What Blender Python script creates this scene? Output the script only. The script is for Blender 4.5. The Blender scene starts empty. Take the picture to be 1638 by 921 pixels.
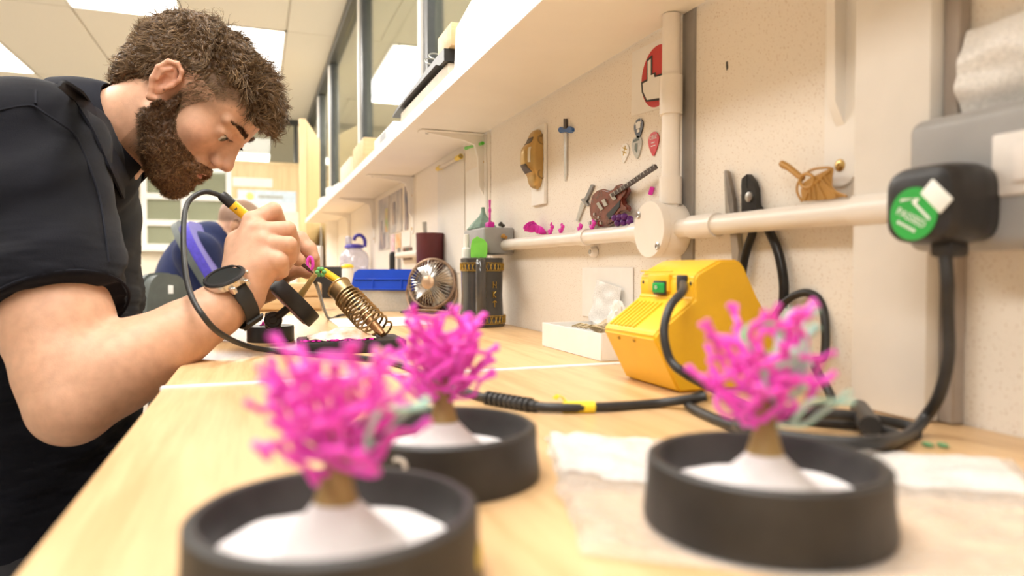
import bpy, bmesh, math, random
import numpy as np
from mathutils import Matrix, Vector, noise as mnoise

SC = bpy.context.scene
COL = SC.collection
random.seed(7)
RNG = np.random.default_rng(7)

# ------------------------------------------------------------------ camera
BENCH = 0.85                        # height of the bench top
CAM = Vector((0.0, 0.0, BENCH + 0.11))
YAW, PITCH, FPX = math.radians(20.22), math.radians(1.574), 1110.0
cam_d = bpy.data.cameras.new('camera')
cam_d.sensor_width = 36.0
cam_d.lens = FPX / 1638.0 * 36.0
cam_d.clip_start = 0.01
cam_d.clip_end = 60
cam_d.dof.use_dof = True
cam_d.dof.focus_distance = 1.02
cam_d.dof.aperture_fstop = 4.5
cam_o = bpy.data.objects.new('camera', cam_d)
COL.objects.link(cam_o)
cam_o.location = CAM
cam_o.rotation_euler = (math.radians(90) - PITCH, 0, -YAW)
SC.camera = cam_o

# ------------------------------------------------------------------ world, exposure
wd = bpy.data.worlds.new('world')
SC.world = wd
wd.use_nodes = True
wd.node_tree.nodes['Background'].inputs[0].default_value = (1.0, 0.95, 0.88, 1)
wd.node_tree.nodes['Background'].inputs[1].default_value = 0.55
vs = SC.view_settings
vs.view_transform = 'Standard'
vs.look = 'None'
vs.gamma = 1.0
vs.use_curve_mapping = False
vs.exposure = 1.55
LAMP_W = 9.0                       # each ceiling panel, watts
LAMP_COL = (1.0, 0.965, 0.915)

# ------------------------------------------------------------------ geometry of the view, used to measure the place
_R = Vector((math.cos(YAW), -math.sin(YAW), 0))
_FH = Vector((math.sin(YAW), math.cos(YAW), 0))
_F = _FH * math.cos(PITCH) + Vector((0, 0, -math.sin(PITCH)))
_U = _R.cross(_F)
def ray(u, v): return _F + _R * ((u - 819.0) / FPX) - _U * ((v - 460.5) / FPX)
def at(u, v, d): return CAM + ray(u, v) * d
def onz(u, v, z=BENCH):
    r = ray(u, v); return CAM + r * ((z - CAM.z) / r.z)
def onx(u, v, x):
    r = ray(u, v); return CAM + r * (x / r.x)
def ony(u, v, y):
    r = ray(u, v); return CAM + r * (y / r.y)

# ------------------------------------------------------------------ materials
MATS = {}
def mat(name, col, rough=0.5, metal=0.0, var=0.08, vscale=30.0, bump=0.0, bscale=200.0, stretch=None,
        col2=None, spec=0.5, sss=0.0, emit=None, estr=0.0, coat=0.0, alpha=1.0, trans=0.0, ior=1.45, sheen=0.0, sssrad=(1,.35,.2), ssss=0.01):
    if name in MATS: return MATS[name]
    m = bpy.data.materials.new(name); m.use_nodes = True
    nt = m.node_tree; N = nt.nodes; L = nt.links
    b = N['Principled BSDF']
    tc = N.new('ShaderNodeTexCoord'); mp = N.new('ShaderNodeMapping')
    L.new(tc.outputs['Object'], mp.inputs[0])
    if stretch: mp.inputs['Scale'].default_value = stretch
    nz = N.new('ShaderNodeTexNoise'); nz.inputs['Scale'].default_value = vscale; nz.inputs['Detail'].default_value = 5
    L.new(mp.outputs[0], nz.inputs['Vector'])
    rp = N.new('ShaderNodeValToRGB')
    c = col
    if col2 is None:
        lo = tuple(max(0, x * (1 - var)) for x in c); hi = tuple(min(1, x * (1 + var)) for x in c)
    else: lo, hi = c, col2
    rp.color_ramp.elements[0].color = (*lo, 1); rp.color_ramp.elements[1].color = (*hi, 1)
    rp.color_ramp.elements[0].position = 0.35; rp.color_ramp.elements[1].position = 0.68
    L.new(nz.outputs[0], rp.inputs[0]); L.new(rp.outputs[0], b.inputs['Base Color'])
    b.inputs['Roughness'].default_value = rough; b.inputs['Metallic'].default_value = metal
    b.inputs['Specular IOR Level'].default_value = spec
    b.inputs['IOR'].default_value = ior
    b.inputs['Alpha'].default_value = alpha
    b.inputs['Transmission Weight'].default_value = trans
    b.inputs['Coat Weight'].default_value = coat
    if sheen:
        b.inputs['Sheen Weight'].default_value = sheen
    if sss:
        b.inputs['Subsurface Weight'].default_value = sss
        b.inputs['Subsurface Radius'].default_value = sssrad
        b.inputs['Subsurface Scale'].default_value = ssss
    if emit is not None:
        b.inputs['Emission Color'].default_value = (*emit, 1); b.inputs['Emission Strength'].default_value = estr
    if bump:
        n2 = N.new('ShaderNodeTexNoise'); n2.inputs['Scale'].default_value = bscale; n2.inputs['Detail'].default_value = 3
        L.new(mp.outputs[0], n2.inputs['Vector'])
        bp = N.new('ShaderNodeBump'); bp.inputs['Strength'].default_value = bump; bp.inputs['Distance'].default_value = 0.002
        L.new(n2.outputs[0], bp.inputs['Height']); L.new(bp.outputs[0], b.inputs['Normal'])
    MATS[name] = m
    return m

def wood_mat(name, c1, c2, axis='y', scale=1.0, rough=0.35):
    m = bpy.data.materials.new(name); m.use_nodes = True
    nt = m.node_tree; N = nt.nodes; L = nt.links; b = N['Principled BSDF']
    tc = N.new('ShaderNodeTexCoord'); mp = N.new('ShaderNodeMapping')
    sc = {'y': (1, .06, 1), 'x': (.06, 1, 1), 'z': (1, 1, .06)}[axis]
    mp.inputs['Scale'].default_value = tuple(s * scale for s in sc)
    L.new(tc.outputs['Object'], mp.inputs[0])
    n1 = N.new('ShaderNodeTexNoise'); n1.inputs['Scale'].default_value = 55; n1.inputs['Detail'].default_value = 7; n1.inputs['Distortion'].default_value = .6
    n2 = N.new('ShaderNodeTexNoise'); n2.inputs['Scale'].default_value = 330; n2.inputs['Detail'].default_value = 3
    n3 = N.new('ShaderNodeTexNoise'); n3.inputs['Scale'].default_value = 6; n3.inputs['Detail'].default_value = 2
    for n in (n1, n2, n3): L.new(mp.outputs[0], n.inputs['Vector'])
    a = N.new('ShaderNodeMath'); a.operation = 'MULTIPLY_ADD'; a.inputs[1].default_value = .45
    L.new(n2.outputs[0], a.inputs[0]); L.new(n1.outputs[0], a.inputs[2])
    a2 = N.new('ShaderNodeMath'); a2.operation = 'MULTIPLY_ADD'; a2.inputs[1].default_value = .35
    L.new(n3.outputs[0], a2.inputs[0]); L.new(a.outputs[0], a2.inputs[2])
    rp = N.new('ShaderNodeValToRGB'); e = rp.color_ramp.elements
    e[0].position = .68; e[0].color = (*c2, 1); e[1].position = 1.08; e[1].color = (*c1, 1)
    e[1].position = 1.0
    L.new(a2.outputs[0], rp.inputs[0]); L.new(rp.outputs[0], b.inputs['Base Color'])
    b.inputs['Roughness'].default_value = rough
    bp = N.new('ShaderNodeBump'); bp.inputs['Strength'].default_value = .06; bp.inputs['Distance'].default_value = .001
    L.new(a.outputs[0], bp.inputs['Height']); L.new(bp.outputs[0], b.inputs['Normal'])
    MATS[name] = m
    return m

def speckle_mat(name, base, spots, scale=130, rough=.55, dens=.16):
    """cream laminate with fine brown and grey flecks"""
    m = bpy.data.materials.new(name); m.use_nodes = True
    nt = m.node_tree; N = nt.nodes; L = nt.links; b = N['Principled BSDF']
    tc = N.new('ShaderNodeTexCoord')
    prev = None
    for i, (c, s, th) in enumerate(spots):
        v = N.new('ShaderNodeTexVoronoi'); v.inputs['Scale'].default_value = s
        L.new(tc.outputs['Object'], v.inputs['Vector'])
        n = N.new('ShaderNodeTexNoise'); n.inputs['Scale'].default_value = s * .6
        L.new(tc.outputs['Object'], n.inputs['Vector'])
        sep = N.new('ShaderNodeSeparateColor'); L.new(v.outputs['Color'], sep.inputs[0])
        thn = N.new('ShaderNodeMath'); thn.operation = 'MULTIPLY'; thn.inputs[1].default_value = th      # radius varies per cell
        L.new(sep.outputs[0], thn.inputs[0])
        lt = N.new('ShaderNodeMath'); lt.operation = 'LESS_THAN'
        L.new(v.outputs['Distance'], lt.inputs[0]); L.new(thn.outputs[0], lt.inputs[1])
        mx = N.new('ShaderNodeMix'); mx.data_type = 'RGBA'
        L.new(lt.outputs[0], mx.inputs['Factor'])
        if prev is None: mx.inputs[6].default_value = (*base, 1)
        else: L.new(prev, mx.inputs[6])
        mx.inputs[7].default_value = (*c, 1)
        prev = mx.outputs[2]
    L.new(prev, b.inputs['Base Color'])
    b.inputs['Roughness'].default_value = rough
    MATS[name] = m
    return m

def clear_mat(name, tint=(1, 1, 1), gloss=0.12, rough=.05, haze=0.0, hazecol=(1, 1, 1)):
    """thin clear sheet: transparent + gloss (+ some diffuse haze)"""
    m = bpy.data.materials.new(name); m.use_nodes = True
    nt = m.node_tree; N = nt.nodes; L = nt.links
    N.remove(N['Principled BSDF']); out = N['Material Output']
    t = N.new('ShaderNodeBsdfTransparent'); t.inputs[0].default_value = (*tint, 1)
    g = N.new('ShaderNodeBsdfGlossy'); g.inputs['Roughness'].default_value = rough
    d = N.new('ShaderNodeBsdfDiffuse'); d.inputs[0].default_value = (*hazecol, 1)
    nz = N.new('ShaderNodeTexNoise'); nz.inputs['Scale'].default_value = 40
    mm = N.new('ShaderNodeMapRange'); mm.inputs[1].default_value = .3; mm.inputs[2].default_value = .7
    mm.inputs[3].default_value = haze * .8; mm.inputs[4].default_value = min(1, haze * 1.2)
    L.new(nz.outputs[0], mm.inputs[0])
    m1 = N.new('ShaderNodeMixShader'); L.new(mm.outputs[0], m1.inputs[0])
    L.new(t.outputs[0], m1.inputs[1]); L.new(d.outputs[0], m1.inputs[2])
    lw = N.new('ShaderNodeLayerWeight'); lw.inputs[0].default_value = .5
    pw_ = N.new('ShaderNodeMath'); pw_.operation = 'POWER'; pw_.inputs[1].default_value = 4.0; L.new(lw.outputs['Facing'], pw_.inputs[0])
    ad = N.new('ShaderNodeMath'); ad.operation = 'MULTIPLY_ADD'; ad.inputs[1].default_value = .45; ad.inputs[2].default_value = gloss * .3; L.new(pw_.outputs[0], ad.inputs[0])
    m2 = N.new('ShaderNodeMixShader'); L.new(ad.outputs[0], m2.inputs[0]); L.new(m1.outputs[0], m2.inputs[1]); L.new(g.outputs[0], m2.inputs[2])
    L.new(m2.outputs[0], out.inputs[0])
    MATS[name] = m
    return m

# ------------------------------------------------------------------ mesh building
WM = {}                              # world matrix of every object that parents others
def tag(o, label=None, cat=None, group=None, kind=None):
    if label: o['label'] = label
    if cat: o['category'] = cat
    if group: o['group'] = group
    if kind: o['kind'] = kind
    return o
def thing(name, loc, label, cat, group=None, kind=None, rz=0.0):
    o = bpy.data.objects.new(name, None); COL.objects.link(o)
    o.empty_display_size = .02
    o.location = loc; o.rotation_euler = (0, 0, rz)
    WM[o] = Matrix.Translation(Vector(loc)) @ Matrix.Rotation(rz, 4, 'Z')
    return tag(o, label, cat, group, kind)

def frame(origin, x, z=None, y=None):
    """matrix with local x along x, local z as near to z as it can be"""
    x = Vector(x).normalized()
    if z is not None:
        z = Vector(z); yv = z.cross(x).normalized(); zv = x.cross(yv)
    else:
        yv = Vector(y); zv = x.cross(yv).normalized(); yv = zv.cross(x)
    m = Matrix((x, yv, zv)).transposed().to_4x4(); m.translation = Vector(origin)
    return m
def zframe(origin, z, x=(1, 0, 0)):
    z = Vector(z).normalized(); x = Vector(x)
    if abs(z.dot(x.normalized())) > .98: x = Vector((0, 1, 0))
    y = z.cross(x).normalized(); x = y.cross(z)
    m = Matrix((x, y, z)).transposed().to_4x4(); m.translation = Vector(origin)
    return m

class MB:
    def __init__(s): s.v = []; s.f = []; s.T = Matrix.Identity(4)
    def add(s, vs_, fs):
        n = len(s.v)
        s.v += [s.T @ Vector(p) for p in vs_]; s.f += [tuple(i + n for i in f) for f in fs]
        return s
    def at(s, M): s.T = M; return s
    def box(s, lo, hi):
        x0, y0, z0 = lo; x1, y1, z1 = hi
        return s.add([(x0,y0,z0),(x1,y0,z0),(x1,y1,z0),(x0,y1,z0),(x0,y0,z1),(x1,y0,z1),(x1,y1,z1),(x0,y1,z1)],
                     [(0,3,2,1),(4,5,6,7),(0,1,5,4),(1,2,6,5),(2,3,7,6),(3,0,4,7)])
    def rbox(s, lo, hi, r=.002, seg=2):
        bm = bmesh.new(); lo = Vector(lo); hi = Vector(hi)
        bmesh.ops.create_cube(bm, size=1)
        for v in bm.verts: v.co = Vector(((lo[i] + hi[i]) / 2 + v.co[i] * (hi[i] - lo[i])) for i in range(3))
        r = min(r, min(hi - lo) * .49)
        bmesh.ops.bevel(bm, geom=bm.edges[:], offset=r, segments=seg, affect='EDGES', profile=.5)
        s.bm(bm); return s
    def bm(s, bm):
        bm.verts.index_update()
        s.add([v.co.copy() for v in bm.verts], [tuple(v.index for v in f.verts) for f in bm.faces]); bm.free(); return s
    def tube(s, pts, r, n=8, cap=True, closed=False):
        pts = [Vector(p) for p in pts]; k = len(pts)
        if not hasattr(r, '__len__'): r = [r] * k
        up = None; vs_ = []; fs = []
        for i, p in enumerate(pts):
            if closed: t = pts[(i + 1) % k] - pts[i - 1]
            else: t = pts[min(i + 1, k - 1)] - pts[max(i - 1, 0)]
            t = t.normalized() if t.length > 1e-9 else Vector((0, 0, 1))
            if up is None:
                up = Vector((0, 0, 1)) if abs(t.z) < .9 else Vector((1, 0, 0))
            x = up.cross(t)
            if x.length < 1e-6: x = Vector((1, 0, 0)).cross(t)
            x.normalize(); y = t.cross(x); up = y
            for j in range(n):
                a = 2 * math.pi * j / n
                vs_.append(p + (x * math.cos(a) + y * math.sin(a)) * r[i])
        for i in range(k if closed else k - 1):
            for j in range(n):
                a = i * n + j; b = i * n + (j + 1) % n
                c = ((i + 1) % k) * n + (j + 1) % n; d = ((i + 1) % k) * n + j
                fs.append((a, b, c, d))
        if cap and not closed:
            fs.append(tuple(range(n))[::-1]); fs.append(tuple((k - 1) * n + j for j in range(n)))
        return s.add(vs_, fs)
    def cyl(s, a, b, r0, r1=None, n=20): return s.tube([a, b], [r0, r0 if r1 is None else r1], n)
    def lathe(s, prof, n=32, closed=False):
        """prof: (radius, z) list about local z"""
        vs_ = []; fs = []; k = len(prof)
        for r, z in prof:
            for j in range(n):
                a = 2 * math.pi * j / n; vs_.append((max(r, 1e-5) * math.cos(a), max(r, 1e-5) * math.sin(a), z))
        for i in range(k if closed else k - 1):
            for j in range(n):
                i2 = (i + 1) % k
                fs.append((i * n + j, i * n + (j + 1) % n, i2 * n + (j + 1) % n, i2 * n + j))
        if not closed:
            fs.append(tuple(range(n))[::-1]); fs.append(tuple((k - 1) * n + j for j in range(n)))
        return s.add(vs_, fs)
    def prism(s, poly, z0, z1):
        k = len(poly)
        vs_ = [(x, y, z0) for x, y in poly] + [(x, y, z1) for x, y in poly]
        fs = [tuple(range(k))[::-1], tuple(range(k, 2 * k))] + [(i, (i + 1) % k, k + (i + 1) % k, k + i) for i in range(k)]
        return s.add(vs_, fs)
    def ell(s, c, r, n=16, m=10):
        vs_ = []; fs = []
        for i in range(m + 1):
            t = math.pi * i / m
            for j in range(n):
                a = 2 * math.pi * j / n
                rr = max(math.sin(t), 1e-4)
                vs_.append((c[0] + r[0] * rr * math.cos(a), c[1] + r[1] * rr * math.sin(a), c[2] + r[2] * math.cos(t)))
        for i in range(m):
            for j in range(n): fs.append((i * n + j, (i + 1) * n + j, (i + 1) * n + (j + 1) % n, i * n + (j + 1) % n))
        return s.add(vs_, fs)
    def sheet(s, nx, ny, fn, thick=0.0):
        """grid surface fn(a,b) a,b in 0..1; thick gives it a second side"""
        vs_ = [Vector(fn(i / nx, j / ny)) for j in range(ny + 1) for i in range(nx + 1)]
        fs = [(j * (nx + 1) + i, j * (nx + 1) + i + 1, (j + 1) * (nx + 1) + i + 1, (j + 1) * (nx + 1) + i) for j in range(ny) for i in range(nx)]
        if thick:
            n0 = len(vs_); nr = [Vector() for _ in vs_]
            for f in fs:
                nn = (vs_[f[1]] - vs_[f[0]]).cross(vs_[f[3]] - vs_[f[0]])
                for i in f: nr[i] += nn
            vs_ = vs_ + [p - (q.normalized() if q.length > 0 else Vector((0, 0, 1))) * thick for p, q in zip(vs_, nr)]
            fs = fs + [tuple(i + n0 for i in f[::-1]) for f in fs]
            rim = [i for i in range(nx + 1)] + [(j * (nx + 1) + nx) for j in range(1, ny + 1)] + [ny * (nx + 1) + i for i in range(nx - 1, -1, -1)] + [j * (nx + 1) for j in range(ny - 1, 0, -1)]
            for a, b in zip(rim, rim[1:] + rim[:1]): fs.append((b, a, a + n0, b + n0))
        return s.add(vs_, fs)
    def build(s, name, m, parent=None, label=None, cat=None, group=None, kind=None, smooth=38, loc=None, fixn=True):
        V = np.array([tuple(p) for p in s.v], dtype=float)
        if parent is not None:
            M = WM[parent]
            Mi = np.array(M.inverted()); V = V @ Mi[:3, :3].T + Mi[:3, 3]
        else:
            lo = V.min(0); hi = V.max(0)
            if loc is None: loc = ((lo[0] + hi[0]) / 2, (lo[1] + hi[1]) / 2, lo[2])
            V = V - np.array(loc); M = Matrix.Translation(Vector(loc))
        me = bpy.data.meshes.new(name)
        me.from_pydata(V.tolist(), [], s.f)
        if fixn:
            bm = bmesh.new(); bm.from_mesh(me); bmesh.ops.recalc_face_normals(bm, faces=bm.faces[:]); bm.to_mesh(me); bm.free()
        if smooth:
            me.shade_smooth()
            me.set_sharp_from_angle(angle=math.radians(smooth))
        me.materials.append(m)
        o = bpy.data.objects.new(name, me); COL.objects.link(o)
        if parent is not None: o.parent = parent
        else: o.location = loc
        WM[o] = M
        return tag(o, label, cat, group, kind)

def smooth_path(pts, n=8, closed=False):
    """Catmull-Rom through the points"""
    P = [Vector(p) for p in pts]; out = []; k = len(P)
    rng = range(k if closed else k - 1)
    for i in rng:
        p0 = P[(i - 1) % k] if closed or i > 0 else P[0]
        p1 = P[i]; p2 = P[(i + 1) % k]
        p3 = P[(i + 2) % k] if closed or i + 2 < k else P[-1]
        for j in range(n):
            t = j / n
            out.append(.5 * ((2 * p1) + (p2 - p0) * t + (2 * p0 - 5 * p1 + 4 * p2 - p3) * t * t + (3 * p1 - p0 - 3 * p2 + p3) * t ** 3))
    if not closed: out.append(P[-1])
    return out

def text_mesh(mb, body, M, size, depth=.0003, align='CENTER', space=1.0):
    """lettering as flat mesh added to the builder"""
    cu = bpy.data.curves.new('lettering', 'FONT'); cu.body = body; cu.size = size; cu.extrude = depth; cu.align_x = align; cu.align_y = 'CENTER'
    cu.space_character = space; cu.resolution_u = 2
    o = bpy.data.objects.new('lettering', cu); COL.objects.link(o)
    dg = bpy.context.evaluated_depsgraph_get(); me = bpy.data.meshes.new_from_object(o.evaluated_get(dg))
    old = mb.T; mb.T = M
    mb.add([v.co.copy() for v in me.vertices], [tuple(p.vertices) for p in me.polygons]); mb.T = old
    bpy.data.objects.remove(o); bpy.data.curves.remove(cu); bpy.data.meshes.remove(me)

def copy_tree(o, parent=None):
    c = o.copy(); COL.objects.link(c); c.parent = parent
    for ch in [x for x in o.children]: copy_tree(ch, c)
    return c
def nz(x, y, z, s=1.0): return mnoise.noise(Vector((x * s, y * s, z * s)))
# ================================================================== the room
CEIL = 2.40
WX = 0.47                            # face of the wall behind the bench
M_wall = mat('painted_wall', (.80, .74, .64), .6, var=.03, vscale=8)
M_farwall = mat('cream_paint', (.83, .75, .62), .6, var=.03, vscale=8)
M_floor = mat('floor_vinyl', (.42, .38, .33), .5, var=.1, vscale=60)
M_ceil = mat('ceiling_board', (.74, .71, .64), .8, var=.03, vscale=400, bump=.05, bscale=500)
M_tile = mat('ceiling_tile', (.82, .785, .71), .8, var=.03, vscale=300, bump=.08, bscale=600)
M_speck = speckle_mat('speckled_laminate', (.87, .81, .725), [((.63, .51, .40), 280, .32), ((.54, .45, .37), 430, .32), ((.66, .60, .54), 160, .17)])
M_white = mat('white_plastic', (.88, .85, .80), .35, var=.02)
M_whitepaint = mat('white_paint', (.89, .86, .81), .4, var=.02, vscale=10)
M_shelf = mat('shelf_laminate', (.88, .85, .79), .42, var=.02, vscale=8)
M_dark = mat('dark_gasket', (.06, .055, .05), .5)
M_frame = mat('charcoal_frame', (.075, .08, .085), .4, var=.1)
M_grey = mat('grey_plastic', (.36, .36, .36), .42, var=.05)
M_glass = clear_mat('partition_glass', (.94, .96, .90), .10, .02, haze=.03, hazecol=(.9, .9, .75))
M_oak = wood_mat('oak_veneer', (.735, .49, .255), (.58, .36, .165), 'y', 1.0, .36)
M_oakdoor = wood_mat('pale_wood', (.80, .60, .33), (.70, .49, .25), 'z', .5, .4)
M_pine = wood_mat('pine', (.80, .56, .30), (.66, .42, .20), 'x', 1.5, .5)
M_black = mat('black_plastic', (.022, .021, .022), .38, var=.2)
M_steel = mat('steel', (.55, .53, .50), .28, metal=1, var=.1)
M_paper = mat('paper', (.88, .86, .82), .7, var=.02)

def structure(mb, name, m, parent=None, **k):
    return mb.build(name, m, parent, kind='structure', **k)

structure(MB().box((-3.6, -3.1, -.06), (4.6, 12.1, 0)), 'floor', M_floor, label='grey vinyl floor of the workshop')
ceil = structure(MB().box((-3.6, -3.1, CEIL + .012), (4.6, 12.1, CEIL + .08)), 'ceiling', M_ceil, label='suspended ceiling of cream tiles')
TX, TY, X0, Y0 = .565, 1.60, .185, 4.46
lit = {(-2, -1), (-1, 0), (-4, 0), (1, 0), (-1, 3), (-3, 2), (-1, -3), (-3, -2), (-3, -4), (3, 1), (3, -1), (1, -2)}  # panels listed last are unseen, added to brighten the room behind the glass
tile = None
for i in range(-7, 7):
    for j in range(-5, 5):
        if (i, j) in lit: continue
        x = X0 + i * TX; y = Y0 + j * TY
        if tile is None:
            tile = MB().rbox((x + .004, y + .004, CEIL), (x + TX - .004, y + TY - .004, CEIL + .013), .004, 1).build('ceiling_tile', M_tile, ceil)
            tile0 = (x, y)
        else:
            c = tile.copy(); COL.objects.link(c); c.parent = ceil; c.location = (x - tile0[0], y - tile0[1], 0)

M_diff = mat('light_diffuser', (.95, .95, .92), .5, var=.01, emit=(1, .97, .92), estr=1.6)
M_diff.cycles.emission_sampling = 'NONE'
names_l = {(-2, -1): 'wide ceiling light panel at the top edge above the dark-haired man', (-1, 0): 'ceiling light panel right behind the dark-haired man\'s forehead', (-4, 0): 'ceiling light panel cut off at the upper left corner',
           (1, 0): 'ceiling light panel seen through the glass partition above the shelf', (-1, 3): 'small far ceiling light seen beyond the end glazing'}
for k, (i, j) in enumerate(sorted(lit)):
    x = X0 + i * TX; y = Y0 + j * TY
    if i == 1: x += .125
    t = thing('ceiling_light', (x + TX / 2, y + TY / 2, CEIL), names_l.get((i, j), 'unseen flush ceiling light panel assumed outside the picture'), 'ceiling light', 'flush ceiling light panels')
    f = MB()
    for lo, hi in (((x, y), (x + TX, y + .012)), ((x, y + TY - .012), (x + TX, y + TY)), ((x, y), (x + .012, y + TY)), ((x + TX - .012, y), (x + TX, y + TY))):
        f.box((*lo, CEIL - .004), (*hi, CEIL + .012))
    f.build('light_frame', M_whitepaint, t)
    MB().rbox((x + .012, y + .012, CEIL - .002), (x + TX - .012, y + TY - .012, CEIL + .01), .002, 1).build('diffuser', M_diff, t)
    la = bpy.data.lights.new('panel_lamp', 'AREA'); la.shape = 'RECTANGLE'; la.size = TX - .04; la.size_y = TY - .04
    la.energy = LAMP_W; la.color = LAMP_COL
    lo = bpy.data.objects.new('panel_lamp', la); COL.objects.link(lo); lo.parent = t; lo.location = (0, 0, -.012)

# ---- wall behind the bench: laminate panels with open joints, glazing above
wr = structure(MB().box((WX + .012, -3, 0), (WX + .07, 7.07, 1.30)), 'wall_right', M_wall, label='half-height partition wall behind the bench')
seams = [-3, -.90, .692, 1.409, 2.147, 2.90, 3.64, 4.4, 5.2]
for a, b in zip(seams, seams[1:]):
    MB().rbox((WX, a + .0025, .02), (WX + .014, b - .0025, 1.30), .0015, 1).build('wall_panel', M_speck, wr)
MB().rbox((WX - .004, .672, .86), (WX + .006, .694, 1.30), .001, 1).build('joint_strip', mat('grey_strip', (.30, .28, .26), .5), wr)
wtop = structure(MB().rbox((WX - .01, -3, 1.302), (WX + .08, 5.1, 1.34), .003), 'trim_1', M_whitepaint, label='white sill along the top of the partition wall')
win = thing('window_1', (WX + .03, 4, 1.34), 'glazed partition with charcoal mullions above the white shelf', 'window', kind='structure')
my = [-1.2, .6, 2.06, 3.40, 4.85, 5.75, 7.0]
for y in my:
    MB().rbox((WX + .012, y - .03, 1.34), (WX + .062, y + .03, CEIL - .06), .003, 1).build('mullion', M_frame, win)
    MB().rbox((WX + .004, y + .03, 1.34), (WX + .05, y + .075, CEIL - .06), .002, 1).build('white_bead', M_whitepaint, win)
MB().rbox((WX, -3, CEIL - .06), (WX + .07, 7.07, CEIL), .003, 1).build('top_rail', M_frame, win)
for a, b in zip(my, my[1:]):
    MB().box((WX + .034, a + .031, 1.341), (WX + .040, b - .031, CEIL - .061)).build('glass_pane', M_glass, win, smooth=0)

# ---- far end: wood panelling, glazing above, notice board, inner window
wf = structure(MB().box((-.22, 7.07, 0), (.46, 7.12, 1.95)), 'wall_far', M_oakdoor, label='pale wood panel at the far end of the room')
structure(MB().box((-3.6, 7.07, 0), (-1.0, 7.12, 1.94)), 'wall_end_side', M_farwall)
structure(MB().box((-1.0, 7.07, 0), (-.225, 7.12, 1.14)), 'wall_end', M_farwall, label='cream wall below the inner window')
structure(MB().box((-3.6, 7.07, 1.94), (-1.0, 7.12, CEIL)), 'wall_end_upper', M_farwall)
w2 = thing('window_2', (-.6, 7.07, 1.14), 'white framed inner window at the far end', 'window', kind='structure')
for x in (-.235, -.62, -.95): MB().rbox((x - .025, 7.05, 1.14), (x + .025, 7.11, 1.94), .004, 1).build('window_post', M_whitepaint, w2)
for z in (1.16, 1.38, 1.62, 1.93): MB().rbox((-.95, 7.045, z - .028), (-.235, 7.11, z + .028), .004, 1).build('window_bar', M_whitepaint, w2)
MB().box((-.95, 7.08, 1.16), (-.235, 7.086, 1.93)).build('glass_pane', clear_mat('green_glass', (.72, .76, .66), .2, .03, haze=.25, hazecol=(.62, .66, .52)), w2, smooth=0)
MB().rbox((-1.0, 6.98, 1.12), (-.22, 7.07, 1.145), .003, 1).build('window_sill', M_whitepaint, w2)
w3 = thing('window_3', (.1, 7.08, 1.95), 'glazing strip between the wood panel and the ceiling', 'window', kind='structure')
MB().rbox((-1.0, 7.07, CEIL - .05), (.46, 7.12, CEIL), .003, 1).build('top_rail', M_frame, w3)
MB().rbox((-1.0, 7.07, 1.95), (.46, 7.12, 1.985), .003, 1).build('sill_rail', M_oakdoor, w3)
MB().rbox((.355, 7.07, 1.985), (.385, 7.12, CEIL - .05), .003, 1).build('mullion', M_frame, w3)
MB().box((-1.0, 7.09, 1.985), (.46, 7.096, CEIL - .05)).build('glass_pane', M_glass, w3, smooth=0)
structure(MB().box((-3.66, -3.1, 0), (-3.6, 12.1, CEIL + .01)), 'wall_left', M_farwall)
structure(MB().box((-3.6, -3.16, 0), (4.6, -3.1, CEIL + .01)), 'wall_back', M_farwall)
structure(MB().box((4.6, -3.1, 0), (4.66, 12.1, CEIL + .01)), 'wall_side_room', M_farwall)
structure(MB().box((-3.6, 12.1, 0), (4.6, 12.16, CEIL + .01)), 'wall_beyond', M_farwall)
structure(MB().box((.55, 7.6, 0), (4.6, 7.66, 1.9)), 'wall_side_room_end', M_oakdoor, label='wood panelled wall of the room behind the glass')

def flat(name, c0, c1, m, label, cat, depth=.003, wall='x', parent=None):
    """thin sheet on a wall between two corners"""
    lo = [min(c0[i], c1[i]) for i in range(3)]; hi = [max(c0[i], c1[i]) for i in range(3)]
    i = {'x': 0, 'y': 1}[wall]; lo[i] = hi[i] - depth
    return MB().rbox(lo, hi, .0006, 1).build(name, m, parent, label, cat)
c0 = ony(380, 303, 7.068); c1 = ony(475, 470, 7.068)
n = thing('notice_sheet', (c0.x / 2 + c1.x / 2, 7.066, c1.z), 'large white notice with a pale blue header on the wood panel', 'notice')
MB().box((c0.x, 7.060, c1.z), (c1.x, 7.066, c0.z)).build('sheet', M_paper, n)
MB().box((c0.x, 7.058, c0.z - .12), (c1.x, 7.061, c0.z)).build('header_band', mat('pale_blue_print', (.62, .72, .84), .6), n)
MB().ell((c0.x + .11, 7.058, c0.z - .06), (.035, .003, .035)).build('logo_spot', mat('yellow_print', (.86, .80, .25), .6), n)
MB().box((c0.x + .18, 7.056, c0.z - .075), (c1.x - .12, 7.059, c0.z - .045)).build('header_line', mat('grey_print', (.45, .47, .45), .6), n)
MB().box((c0.x + .38, 7.056, c0.z - .68), (c0.x + .47, 7.059, c0.z - .52)).build('blue_mark', mat('blue_print', (.12, .2, .62), .6), n)
MB().box((c0.x + .40, 7.056, c0.z - .5), (c0.x + .55, 7.059, c0.z - .2)).build('green_mark', mat('green_print', (.75, .85, .62), .6), n)
c0 = ony(372, 283, 7.066); c1 = ony(436, 300, 7.066)
flat('paper_sign', c0, c1, M_paper, 'blank white paper strip above the blue-headed notice', 'sign', wall='y')
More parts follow.
